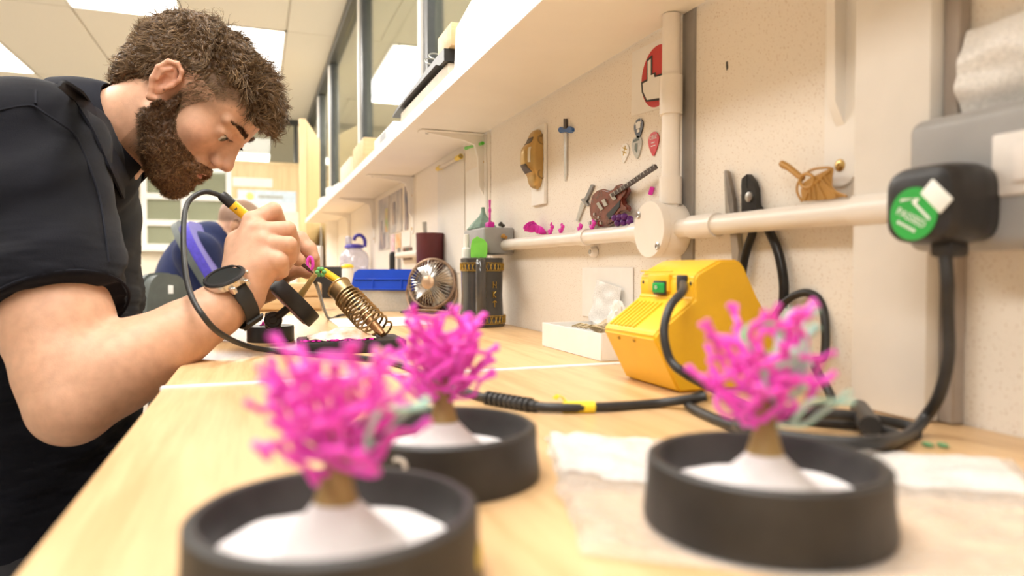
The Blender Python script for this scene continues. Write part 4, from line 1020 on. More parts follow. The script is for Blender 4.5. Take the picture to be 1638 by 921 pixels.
# ---- blue lidded box
bA, bB = onz(558, 497), onz(655, 498.6); bv = bB - bA; bl = bv.length
BM = frame(bA, bv, z=(0, 0, 1))
bx_ = thing('storage_box', tuple(bA.lerp(bB, .5)), 'clear plastic storage box with a bright blue lid', 'storage box')
M_clearbox = clear_mat('clear_tub', (.92, .90, .86), .4, .1, haze=.35, hazecol=(.86, .83, .78))
hb = .054
for lo, hi in (((0, 0, .0005), (bl, .12, .003)), ((0, 0, .003), (bl, .003, hb)), ((0, .117, .003), (bl, .12, hb)), ((0, .003, .003), (.003, .117, hb)), ((bl - .003, .003, .003), (bl, .117, hb)), ((bl * .60, .003, .003), (bl * .60 + .002, .117, hb))):
    MB().at(BM).box(lo, hi).build('tub_panel', M_clearbox, bx_, smooth=0)
M_blue = mat('blue_plastic', (.012, .07, .58), .35, var=.06)
lid = [(.006, hb), (bl + .012, hb), (bl + .008, hb + .055), (.030, hb + .055), (.018, hb + .046)]
MB().at(BM @ Matrix(((1, 0, 0, 0), (0, 0, 1, -.004), (0, 1, 0, 0), (0, 0, 0, 1)))).prism(lid, 0, .13).build('lid', M_blue, bx_)
for z in (hb + .002, hb + .028): MB().at(BM).rbox((.02, -.0075, z), (bl + .010, -.0045, z + .0035), .0008, 1).build('lid_rib', M_blue, bx_)
for xx in (.07, .15): MB().at(BM).rbox((xx, -.0075, hb + .004), (xx + .003, -.0045, hb + .03), .0008, 1).build('lid_rib', M_blue, bx_)
MB().at(BM).rbox((bl * .63, .02, .004), (bl * .9, .09, .022), .003, 2).build('sorted_bits', mat('brown_bits', (.35, .27, .18), .6, var=.4, vscale=150), None, 'brown small parts inside the clear storage box', 'parts')

# ---- water bottle
wb_ = at(567, 470, 3.0); wb_.z = BENCH
wbt = thing('water_bottle', tuple(wb_), 'big clear water bottle with a purple-blue cap and carry loop', 'bottle')
M_bottle = clear_mat('bottle_clear', (.86, .87, .95), .5, .06, haze=.32, hazecol=(.80, .80, .95))
MB().at(Matrix.Translation(wb_)).lathe([(.058, 0), (.062, .004), (.062, .05), (.058, .055), (.062, .06), (.062, .11), (.058, .115), (.062, .12), (.062, .16), (.055, .178), (.034, .196), (.028, .20), (.028, .215), (.001, .215)], 36).build('bottle_body', M_bottle, wbt)
M_cap = mat('indigo_plastic', (.07, .05, .38), .35)
MB().at(Matrix.Translation(wb_)).lathe([(.042, .200), (.042, .205), (.036, .214), (.022, .218), (.001, .218)], 24).build('cap', M_cap, wbt)
cpx = wb_ + _R * .012
MB().tube(smooth_path([cpx + Vector((0, 0, .205)) + _R * .034, cpx + Vector((0, 0, .235)) + _R * .034, cpx + Vector((0, 0, .255)) + _R * .016, cpx + Vector((0, 0, .250)) - _R * .006, cpx + Vector((0, 0, .232)) - _R * .012], 5), .008, 10).build('carry_loop', M_cap, wbt)
MB().at(Matrix.Translation(wb_ - _R * .024)).lathe([(.014, .215), (.014, .245), (.011, .25), (.001, .25)], 16).build('spout', M_bottle, wbt)

# ---- far clutter on the bench
def blob_box(name, u0, v0, u1, v1, d, dep, m, label, cat, r=.006, base=True):
    a = at(u0, v0, d); b = at(u1, v1, d)
    z0 = BENCH + .0003 if base else b.z
    F0 = frame(Vector((a.x, a.y, z0)), Vector((b.x - a.x, b.y - a.y, 0)), z=(0, 0, 1)); w = Vector((b.x - a.x, b.y - a.y, 0)).length
    MB().at(F0).rbox((0, 0, 0), (w, dep, a.z - z0), r, 3).build(name, m, None, label, cat)
blob_box('black_canister', 621, 402, 633, 460, 2.5, .05, M_black, 'small black canister left of the maroon cup', 'canister', .012)
blob_box('speaker', 635, 396, 655, 460, 2.4, .06, M_grey, 'grey box-shaped speaker left of the maroon cup', 'speaker', .004)
blob_box('black_case', 497, 426, 548, 470, 2.6, .1, M_black, 'low black case behind the wooden drawer box', 'case', .004)
blob_box('white_canister', 520, 300, 541, 470, 4.25, .07, M_white, 'tall white canister standing at the far end of the bench', 'canister', .01)
p = at(556, 428, 2.45); jr = thing('lidded_jar', (p.x, p.y, BENCH), 'small white jar with a yellow lid behind the blue box', 'jar')
MB().at(Matrix.Translation((p.x, p.y, BENCH))).lathe([(.018, .0003), (.020, .003), (.020, p.z - BENCH - .006), (.017, p.z - BENCH), (.001, p.z - BENCH)], 20).build('jar_body', M_white, jr)
MB().at(Matrix.Translation((p.x, p.y, p.z + .0003))).lathe([(.022, 0), (.022, .006), (.012, .012), (.001, .013)], 16).build('lid', M_tape, jr)
blob_box('white_packet', 497, 393, 513, 470, 2.7, .03, M_paper, 'upright white packet left of the water bottle', 'packet', .004)
# wooden drawer box
wA, wB = onz(402, 499), onz(515, 497); wv = wB - wA; wl = wv.length; WMx = frame(wA, wv, z=(0, 0, 1))
wdb = thing('drawer_box', tuple(wA.lerp(wB, .5)), 'low pine drawer box behind the tilted black disc', 'box')
MB().at(WMx).rbox((0, .006, .0005), (wl, .13, .072), .002, 1).build('carcass', M_pine, wdb)
for z in (.006, .039): MB().at(WMx).rbox((.004, 0, z), (wl - .004, .0058, z + .029), .0015, 2).build('drawer_front', M_pine, wdb)
MB().rbox((.145, 1.33, BENCH + .0003), (.33, 1.56, BENCH + .0012), .0003, 1).build('paper_sheet', M_paper, None, 'white sheet of paper on the bench before the blue box', 'paper', loc=(.24, 1.45, BENCH))

# ---- soldering iron stand: base, sponge, spring, second yellow iron
ss = thing('iron_stand', (.12, .96, BENCH), 'black iron stand with a coiled bronze spring holder', 'stand')
sA, sB = onz(480, 569), onz(651, 562); sv = sB - sA; sl_ = sv.length; SMx = frame(sA, sv, z=(0, 0, 1))
MB().at(SMx).rbox((0, 0, .0005), (sl_, .085, .0165), .003, 2).build('base_plate', M_black, ss)
MB().at(SMx).rbox((.02, .008, .0165), (.085, .06, .0185), .001, 1).build('sponge_tray', M_black, ss)
s0, s1 = at(610, 533, .955), at(546, 464, 1.0)
s0.z = max(s0.z, BENCH + .022)
axs = (s1 - s0); Ls = axs.length; SF = zframe(s0, axs, (0, 0, 1))
M_spring = mat('bronze_spring', (.42, .30, .16), .3, metal=.9, var=.2)
turns = 11; pts = []
for k in range(turns * 14 + 1):
    f = k / (turns * 14); zz = Ls * (f ** .78) * .86
    rr_ = .0195 - .001 * f
    pts.append(SF @ Vector((rr_ * math.cos(2 * math.pi * k / 14), rr_ * math.sin(2 * math.pi * k / 14), zz)))
MB().tube(pts, .0016, 6).build('spring_coil', M_spring, ss)
MB().at(SF @ Matrix.Translation((0, 0, Ls * .80))).lathe([(.0155, 0), (.0165, .001), (.0168, Ls * .24), (.0185, Ls * .255), (.0185, Ls * .27), (.0165, Ls * .27), (.0150, Ls * .02)], 28, True).build('mouth_ring', mat('bronze_ring', (.36, .25, .12), .38, metal=.8, var=.3), ss)
MB().at(SF @ Matrix.Translation((0, 0, -.004))).lathe([(.004, 0), (.006, .01), (.0075, .035), (.005, .05), (.001, .055)], 14).build('inner_tip_guard', mat('copper_cone', (.42, .22, .10), .4, metal=.7, var=.3), ss)
MB().tube([s0 + Vector((0, 0, -.006)), s0 + Vector((0, 0, -.02)), Vector((s0.x, s0.y, BENCH + .0165))], .0025, 8).build('holder_post', M_spring, ss)
p2n = thing('wax_pen', tuple(s1), 'spare yellow wax pen resting in the bronze spring', 'wax pen', 'yellow wax pens')
MB().tube([at(553, 457, 1.0), at(519, 435, 1.03)], [.0058, .0062], 14).build('handle', M_yel, p2n)
MB().tube([at(553, 457, 1.0), SF @ Vector((0, 0, Ls * .5))], [.0035, .002], 10).build('shaft', M_dark, p2n)
cable('pen_lead', [at(519, 435, 1.031), at(509, 433, 1.05), at(502, 445, 1.09), at(508, 460, 1.12), onz(525, 508, BENCH + .0042), onz(545, 504, BENCH + .0042), onz(565, 502, BENCH + .0042)], .003, 'black lead trailing behind the spring stand')
# rag and wax shavings on the sponge
def rag(a, b):
    w = SMx @ Vector((.012 + a * .085, .006 + b * .058, .0190))
    return w + Vector((0, 0, .014 * math.sin(math.pi * a) * (.4 + .6 * abs(math.sin(a * 5 + b * 3))) * math.sin(math.pi * b) + .003 * nz(a * 6, b * 6, 0)))
MB().sheet(24, 18, rag, .0008).build('wiping_rag', mat('stained_rag', (.82, .78, .72), .8, col2=(.55, .32, .18), vscale=45), None, 'white stained wiping rag folded on the black iron stand', 'rag')
rndc = random.Random(4)
sv_ = MB()
for k in range(60):
    p = SMx @ Vector((.002 + rndc.random() * .09, .002 + rndc.random() * .012, .0172)); s = rndc.uniform(.0008, .0018)
    sv_.ell(p + Vector((0, 0, s * .4)), (s * 1.6, s, s), 6, 4)
sv_.build('wax_shavings', M_magenta, None, 'pink wax shavings along the front of the iron stand', 'shavings', kind='stuff')
for k, (u, v) in enumerate(((486, 548), (478, 541))):
    pass

# ---- work holder: round base, ball joint, tilted rubber disc with a sprue
wb0 = onz(433, 545); wh = thing('work_holder', (wb0.x, wb0.y, BENCH), 'black round work holder with a ball joint and tilted rubber disc', 'work holder')
MB().at(Matrix.Translation((wb0.x, wb0.y, BENCH))).lathe([(.0335, 0), (.0345, .001), (.0345, .021), (.0335, .0235), (.001, .024)], 44).build('round_base', M_black, wh)
jc = at(437, 512, .985); dC = at(470, 484, .995)
MB().rbox((jc.x - .011, jc.y + .004, BENCH + .0235), (jc.x + .011, jc.y + .022, jc.z + .010), .003, 2).build('joint_block', M_black, wh)
vdir = (CAM - jc).normalized()
MB().at(zframe(jc - vdir * .012, vdir)).lathe([(.012, 0), (.0125, .002), (.0125, .012), (.011, .014), (.010, .0135), (.0095, .0115), (.0055, .0115), (.005, .0135), (.0035, .014), (.001, .0135)], 28).build('clamp_knob', M_black, wh)
dax = (_R * .68 + _U * .70 + _F * .27).normalized()
MB().tube([jc - vdir * .006, jc.lerp(dC, .45) - _F * -.002, dC - dax * .009], .0055, 12).build('joint_arm', M_black, wh)
MB().at(zframe(dC - dax * .010, dax)).lathe([(.037, 0), (.0395, .001), (.0402, .003), (.0395, .020), (.038, .022), (.0345, .022), (.033, .018), (.012, .016), (.006, .022), (.0045, .0225), (.001, .0225)], 52).build('rubber_disc', M_rubber, wh)
MB().at(zframe(dC - dax * .0105, dax)).lathe([(.0325, -.0012), (.0325, .0006), (.001, .0006)], 40).build('disc_backing', mat('mauve_backing', (.42, .22, .24), .5, var=.1), wh)
tipP = at(505, 438, .990)
spr = thing('gold_sprue', tuple(dC + dax * .01), 'gold-brown wax sprue rod rising from the tilted disc with green wax tip', 'sprue')
sp0 = dC + dax * .009
MB().tube([sp0, sp0.lerp(tipP, .5), tipP], [.0055, .0040, .0034], 12).build('rod', mat('gold_brown_wax', (.52, .37, .14), .4, var=.15, sss=.15), spr)
for k in range(6):
    a = k * 1.05
    MB().ell(tipP + dax * .004 + Vector((math.cos(a), math.sin(a * 1.7), math.sin(a))) * .005 + _R * .004, (.0035, .003, .003), 8, 6).build('green_wax_drop', M_green, spr)
crm = thing('wax_flake', (wb0.x - .012, wb0.y, BENCH + .024), 'small dark pink wax flake on the round base of the work holder', 'wax piece')
for k in range(4): MB().ell((wb0.x - .014 + .003 * k, wb0.y - .012 + .002 * (k % 2), BENCH + .0255 + .002 * (k == 1)), (.0022, .0016, .0016 + .002 * (k == 1)), 7, 5).build('flake', M_magenta, crm)

# ---- things on top of the shelf
ST = SZ + .018
def shelf_item(name, u0, v0, u1, xs, dep, m, label, cat, r=.002):
    a = onx(u0, v0, xs); b = onx(u1, v0, xs)
    return MB().rbox((xs, min(a.y, b.y), ST + .0003), (xs + dep, max(a.y, b.y), a.z), r, 2).build(name, m, None, label, cat)
M_cream = mat('cream_card', (.80, .70, .55), .6, var=.04)
ya, yb = 1.115, 1.60
cb = MB().rbox((.300, 1.12, ST + .0003), (.375, 1.52, ST + .030), .002, 2).build('flat_carton', mat('pinkish_carton', (.82, .72, .60), .6), None, 'flat cream carton on the shelf edge under the black strip', 'carton')
kk = thing('black_strip', (.33, 1.3, ST + .03), 'long black plastic strip overhanging the shelf edge', 'strip')
sp_ = [(.0, 0), (.03, .0), (.055, .008), (.30, .008), (.42, .004), (.46, .0), (.46, .004), (.42, .010), (.30, .014), (.05, .020), (.0, .020)]
MB().at(Matrix(((0, 0, 1, .292), (1, 0, 0, 1.115), (0, 1, 0, ST + .0305), (0, 0, 0, 1)))).prism(sp_, 0, .075).build('strip_bar', M_black, kk)
MB().rbox((.300, 1.10, ST + .0515), (.36, 1.19, ST + .090), .002, 2).build('wooden_block', M_pine, None, 'small wooden block lying on the black strip', 'block')
gl = thing('safety_glasses', (.32, 1.22, ST + .051), 'clear glasses frame lying on the black strip left of the block', 'glasses')
for k in range(2): MB().tube([Vector((.305 + .014 * math.cos(a * .45), 1.215 + k * .032 + .015 * math.sin(a * .45), ST + .066 + .010 * math.sin(a * .45))) for a in range(14)], .0014, 6, closed=True).build('lens_rim', mat('silver_rim', (.5, .52, .5), .3, metal=.5), gl)
MB().rbox((.304, .72, ST + .0003), (.42, 1.085, ST + .075), .003, 2).build('white_carton', M_white, None, 'large white carton on the shelf at the top edge', 'carton')
lp = MB().sheet(10, 10, lambda a, b: (.3005 + .003 * b + .018 * (1 - b) * 0, 1.085 - a * .35, ST + .002 + b * .13 * (.55 + .45 * a)), .0015)
lp.build('leaning_sheet', M_paper, None, 'white sheet leaning against the large white carton on the shelf', 'paper')
wx = thing('white_small_box', (.32, 1.75, ST), 'small white box with a grey label on the shelf edge', 'box')
MB().rbox((.302, 1.62, ST + .0003), (.36, 1.90, ST + .034), .003, 2).build('carton', M_white, wx)
MB().rbox((.3012, 1.72, ST + .012), (.3022, 1.80, ST + .030), .0003, 1).build('grey_label', mat('grey_label', (.45, .47, .5), .5), wx)
MB().rbox((.305, 2.12, ST + .0003), (.40, 2.36, ST + .085), .003, 2).build('wooden_box', M_pine, None, 'pale wooden box on the shelf beside the far mullion', 'box')
MB().rbox((.303, 2.42, ST + .0003), (.38, 2.72, ST + .072), .003, 2).build('cream_box', M_cream, None, 'cream cardboard box left of the wooden box on the shelf', 'box')
for k in range(6):
    MB().rbox((.302 + .005 * (k % 2), 2.80 + k * .17, ST + .0003), (.37, 2.93 + k * .17, ST + .028 + .022 * ((k * 7) % 3) / 2), .004, 2).build('white_packet', M_white, None, ['first', 'second', 'third', 'fourth', 'fifth', 'sixth'][k] + ' white packet from the cream box on the far shelf', 'packet', 'white packets on the far shelf')
# ================================================================== people: smooth solids sampled on a grid
class Field:
    def __init__(s, lo, hi, h):
        s.lo = np.array(lo, float); s.h = h
        s.n = np.ceil((np.array(hi) - s.lo) / h).astype(int) + 1
        s.f = np.full(s.n, .03, np.float32)
        s.ax = [s.lo[i] + h * np.arange(s.n[i]) for i in range(3)]
    def _blk(s, lo, hi):
        a = np.clip(np.floor((np.array(lo) - s.lo) / s.h).astype(int), 0, s.n); b = np.clip(np.ceil((np.array(hi) - s.lo) / s.h).astype(int) + 1, 0, s.n)
        if (b <= a).any(): return None
        sl = tuple(slice(a[i], b[i]) for i in range(3))
        X = s.ax[0][sl[0]][:, None, None].astype(np.float32); Y = s.ax[1][sl[1]][None, :, None].astype(np.float32); Z = s.ax[2][sl[2]][None, None, :].astype(np.float32)
        return sl, X, Y, Z
    def _comb(s, sl, d, k, sub):
        f = s.f[sl]
        if sub:
            if k > 0:
                hh = np.maximum(k - np.abs(f + d), 0) / k; s.f[sl] = np.maximum(f, -d) + hh * hh * k * .25
            else: s.f[sl] = np.maximum(f, -d)
        else:
            if k > 0:
                hh = np.maximum(k - np.abs(f - d), 0) / k; s.f[sl] = np.minimum(f, d) - hh * hh * k * .25
            else: s.f[sl] = np.minimum(f, d)
    def ell(s, c, r, k=.01, sub=False, axes=None):
        c = np.array(c, float); r = np.array(r, float)
        A = np.eye(3) if axes is None else np.array([np.array(a, float) / np.linalg.norm(a) for a in axes])
        ext = np.sqrt(((A * r[:, None]) ** 2).sum(0)) + k + .006
        g = s._blk(c - ext, c + ext)
        if g is None: return s
        sl, X, Y, Z = g
        dx, dy, dz = X - c[0], Y - c[1], Z - c[2]
        k0 = 0; k1 = 0
        for i in range(3):
            q = (dx * A[i, 0] + dy * A[i, 1] + dz * A[i, 2]).astype(np.float32) / np.float32(r[i])
            k0 = k0 + q * q; k1 = k1 + (q / np.float32(r[i])) ** 2
        k0 = np.sqrt(k0); k1 = np.sqrt(k1) + 1e-6
        s._comb(sl, (k0 * (k0 - 1) / k1).astype(np.float32), k, sub); return s
    def cone(s, a, b, ra, rb, k=.01, sub=False, flat=None):
        """tapered capsule; flat=(axis, factor) squashes along a direction"""
        a = np.array(a, float); b = np.array(b, float)
        R = max(ra, rb) + k + .006
        g = s._blk(np.minimum(a, b) - R, np.maximum(a, b) + R)
        if g is None: return s
        sl, X, Y, Z = g
        d = b - a; L2 = d @ d + 1e-12
        px, py, pz = X - a[0], Y - a[1], Z - a[2]
        t = np.clip((px * d[0] + py * d[1] + pz * d[2]) / L2, 0, 1)
        qx, qy, qz = px - t * d[0], py - t * d[1], pz - t * d[2]
        r2 = qx * qx + qy * qy + qz * qz
        if flat is not None:
            n = np.array(flat[0], float); n /= np.linalg.norm(n)
            q = qx * n[0] + qy * n[1] + qz * n[2]
            r2 = r2 + (flat[1] ** 2 - 1) * q * q
        s._comb(sl, (np.sqrt(r2) - (ra + (rb - ra) * t)).astype(np.float32), k, sub); return s
    def chain(s, pts, rs, k=.004, **kw):
        for i in range(len(pts) - 1): s.cone(pts[i], pts[i + 1], rs[i], rs[i + 1], k, **kw)
        return s
    def half(s, p, n, k=.0):
        """cut away the side the normal points to"""
        n = np.array(n, float); n /= np.linalg.norm(n); p = np.array(p, float)
        d = ((s.ax[0] - p[0])[:, None, None] * n[0] + (s.ax[1] - p[1])[None, :, None] * n[1] + (s.ax[2] - p[2])[None, None, :] * n[2]).astype(np.float32)
        s.f = np.maximum(s.f, d); return s
    def mesh(s, smooth=2):
        f = s.f; f[0] = f[-1] = .02; f[:, 0] = f[:, -1] = .02; f[:, :, 0] = f[:, :, -1] = .02
        ins = f < 0
        cnt = np.zeros(s.n - 1, np.int8)
        for i in (0, 1):
            for j in (0, 1):
                for k in (0, 1): cnt += ins[i:s.n[0] - 1 + i, j:s.n[1] - 1 + j, k:s.n[2] - 1 + k]
        cells = np.argwhere((cnt > 0) & (cnt < 8))
        idm = np.full(s.n - 1, -1, np.int32); idm[tuple(cells.T)] = np.arange(len(cells))
        acc = np.zeros((len(cells), 3)); num = np.zeros(len(cells))
        cs = [(i, j, k) for i in (0, 1) for j in (0, 1) for k in (0, 1)]
        val = {c: f[cells[:, 0] + c[0], cells[:, 1] + c[1], cells[:, 2] + c[2]].astype(float) for c in cs}
        for c in cs:
            for a in range(3):
                if c[a]: continue
                e = list(c); e[a] = 1; e = tuple(e)
                v0, v1 = val[c], val[e]; m = (v0 < 0) != (v1 < 0)
                t = np.where(m, v0 / np.where(m, v0 - v1, 1), 0)
                for q in range(3): acc[:, q] += np.where(m, c[q] + (t if q == a else 0), 0)
                num += m
        V = s.lo + s.h * (cells + acc / num[:, None])
        F = []
        for a in range(3):
            b, c = (a + 1) % 3, (a + 2) % 3
            s0 = [slice(None)] * 3; s1 = [slice(None)] * 3; s0[a] = slice(0, -1); s1[a] = slice(1, None)
            ch = ins[tuple(s0)] != ins[tuple(s1)]
            e = np.argwhere(ch); ok = (e[:, b] > 0) & (e[:, c] > 0) & (e[:, b] < s.n[b] - 1) & (e[:, c] < s.n[c] - 1); e = e[ok]
            q = []
            for db, dc in ((-1, -1), (0, -1), (0, 0), (-1, 0)):
                w = e.copy(); w[:, b] += db; w[:, c] += dc; q.append(idm[tuple(w.T)])
            q = np.stack(q, 1)
            fl = ins[tuple(e.T)]
            q = np.where(fl[:, None], q, q[:, ::-1]); F.append(q)
        F = np.concatenate(F)
        for _ in range(smooth):
            acc = np.zeros_like(V); num = np.zeros(len(V))
            for i in range(4):
                a, b = F[:, i], F[:, (i + 1) % 4]
                for q in range(3):
                    acc[:, q] += np.bincount(a, V[b, q], len(V)) + np.bincount(b, V[a, q], len(V))
                num += np.bincount(a, minlength=len(V)) + np.bincount(b, minlength=len(V))
            V = V * .4 + .6 * acc / np.maximum(num, 1)[:, None]
        return V, F
    def sample(s, P):
        """trilinear value of the field at points"""
        q = (np.asarray(P) - s.lo) / s.h; i = np.clip(np.floor(q).astype(int), 0, s.n - 2); t = np.clip(q - i, 0, 1); out = 0
        for a in (0, 1):
            for b in (0, 1):
                for c in (0, 1):
                    w = (t[:, 0] if a else 1 - t[:, 0]) * (t[:, 1] if b else 1 - t[:, 1]) * (t[:, 2] if c else 1 - t[:, 2])
                    out = out + w * s.f[i[:, 0] + a, i[:, 1] + b, i[:, 2] + c]
        return out

def mesh_obj(name, V, F, m, parent=None, cols=None, label=None, cat=None, loc=None, kind=None, group=None):
    if parent is not None:
        Mi = np.array(WM[parent].inverted()); W = V @ Mi[:3, :3].T + Mi[:3, 3]; M = WM[parent]
    else: W = V - np.array(loc); M = Matrix.Translation(Vector(loc))
    me = bpy.data.meshes.new(name); me.from_pydata(W.tolist(), [], [tuple(int(i) for i in f) for f in F]); me.shade_smooth()
    if cols is not None:
        at_ = me.color_attributes.new('tint', 'FLOAT_COLOR', 'POINT')
        at_.data.foreach_set('color', np.concatenate([cols, np.ones((len(V), 1))], 1).astype(np.float32).ravel())
    me.materials.append(m)
    o = bpy.data.objects.new(name, me); COL.objects.link(o)
    if parent is not None: o.parent = parent
    else: o.location = loc
    WM[o] = M
    return tag(o, label, cat, group, kind)

def vnormals(V, F):
    n = np.cross(V[F[:, 2]] - V[F[:, 0]], V[F[:, 3 if F.shape[1] > 3 else 1]] - V[F[:, 1 if F.shape[1] > 3 else 0]])
    N = np.zeros_like(V)
    for i in range(F.shape[1]):
        for q in range(3): N[:, q] += np.bincount(F[:, i], n[:, q], len(V))
    return N / (np.linalg.norm(N, axis=1)[:, None] + 1e-12)

def tint_mat(name, rough=.5, sss=0.0, bump=0.0, bscale=400, mult=.12, vscale=60, ssss=.006, spec=.35):
    """skin, cloth: colour from the mesh's own colouring, broken up by noise"""
    m = bpy.data.materials.new(name); m.use_nodes = True; nt = m.node_tree; N = nt.nodes; L = nt.links; b = N['Principled BSDF']
    a = N.new('ShaderNodeAttribute'); a.attribute_name = 'tint'
    tc = N.new('ShaderNodeTexCoord'); nzn = N.new('ShaderNodeTexNoise'); nzn.inputs['Scale'].default_value = vscale; nzn.inputs['Detail'].default_value = 4
    L.new(tc.outputs['Object'], nzn.inputs['Vector'])
    mr = N.new('ShaderNodeMapRange'); mr.inputs[1].default_value = .3; mr.inputs[2].default_value = .7; mr.inputs[3].default_value = 1 - mult; mr.inputs[4].default_value = 1 + mult * .5
    L.new(nzn.outputs[0], mr.inputs[0])
    mx = N.new('ShaderNodeMix'); mx.data_type = 'RGBA'; mx.blend_type = 'MULTIPLY'; mx.inputs['Factor'].default_value = 1
    L.new(a.outputs['Color'], mx.inputs[6]); L.new(mr.outputs[0], mx.inputs[7]); L.new(mx.outputs[2], b.inputs['Base Color'])
    b.inputs['Roughness'].default_value = rough; b.inputs['Specular IOR Level'].default_value = spec
    if sss:
        b.inputs['Subsurface Weight'].default_value = sss; b.inputs['Subsurface Radius'].default_value = (1, .4, .25); b.inputs['Subsurface Scale'].default_value = ssss
    if bump:
        n2 = N.new('ShaderNodeTexNoise'); n2.inputs['Scale'].default_value = bscale; n2.inputs['Detail'].default_value = 2; L.new(tc.outputs['Object'], n2.inputs['Vector'])
        bp = N.new('ShaderNodeBump'); bp.inputs['Strength'].default_value = bump; bp.inputs['Distance'].default_value = .0008; L.new(n2.outputs[0], bp.inputs['Height']); L.new(bp.outputs[0], b.inputs['Normal'])
    return m

def strands(name, roots, dirs, lens, widths, m, parent, seg=5, curl=None, gravity=None, cols=None, sides=3, kind=None):
    """hair locks as thin tapered tubes; curl(p, s, i) bends them"""
    n = len(roots); P = np.array(roots); D = np.array(dirs); D /= np.linalg.norm(D, axis=1)[:, None]
    pts = [P.copy()]; d = D.copy()
    for s_ in range(seg):
        if curl is not None: d = d + curl(pts[-1], s_ / seg)
        d /= np.linalg.norm(d, axis=1)[:, None]
        pts.append(pts[-1] + d * (lens / seg)[:, None])
    pts = np.array(pts)                                   # seg+1, n, 3
    T = np.gradient(pts, axis=0); T /= np.linalg.norm(T, axis=2)[:, :, None] + 1e-9
    ref = np.array([.31, .52, .79]); A = np.cross(T, ref); A /= np.linalg.norm(A, axis=2)[:, :, None] + 1e-9; Bv = np.cross(T, A)
    V = []; 
    for i in range(seg + 1):
        w = widths * (1 - .85 * (i / seg) ** 1.6)
        for j in range(sides):
            a = 2 * math.pi * j / sides
            V.append(pts[i] + (A[i] * math.cos(a) + Bv[i] * math.sin(a)) * w[:, None])
    V = np.array(V)                                       # (seg+1)*sides, n, 3
    idx = lambda i, j: (i * sides + j % sides) * n + np.arange(n)
    F = np.concatenate([np.stack([idx(i, j), idx(i, j + 1), idx(i + 1, j + 1), idx(i + 1, j)], 1) for i in range(seg) for j in range(sides)])
    C = None
    if cols is not None: C = np.tile(cols, ((seg + 1) * sides, 1))
    return mesh_obj(name, V.reshape(-1, 3), F, m, parent, C, kind=kind)
np3 = lambda v: np.array(tuple(v), float)
# ================================================================== the man at the bench
Zv = np.array([0, 0, 1.0])
def head_axes(azim, pitch, roll):
    g = np.array([math.cos(azim), -math.sin(azim), 0]); lft = np.array([math.sin(azim), math.cos(azim), 0])
    F_ = g * math.cos(pitch) - Zv * math.sin(pitch); U_ = g * math.sin(pitch) + Zv * math.cos(pitch)
    L_ = lft * math.cos(roll) - U_ * math.sin(roll); U2 = U_ * math.cos(roll) + lft * math.sin(roll)
    return np.array([F_, L_, U2])                          # rows: forward, left, up
class Head:
    """face and skull solids, measured in millimetres from the point between the ear canals: forward, left, up"""
    def __init__(s, fld, O, A, k=1.0): s.f = fld; s.O = np.array(O); s.A = A; s.k = k / 1000.
    def w(s, p): return s.O + np.array(p, float) * s.k @ s.A
    def e(s, c, r, k=8, sub=False, rot=None):
        ax = s.A if rot is None else rot @ s.A
        s.f.ell(s.w(c), np.array(r) * s.k, k * s.k, sub, ax); return s
    def c(s, a, b, ra, rb, k=8, sub=False): s.f.cone(s.w(a), s.w(b), ra * s.k, rb * s.k, k * s.k, sub); return s
    def ch(s, pts, rs, k=4):
        for i in range(len(pts) - 1): s.c(pts[i], pts[i + 1], rs[i], rs[i + 1], k)
        return s
    def loc(s, V): return (np.asarray(V) - s.O) @ s.A.T / s.k
def rotm(axis, deg):
    return np.array(Matrix.Rotation(math.radians(deg), 3, axis))

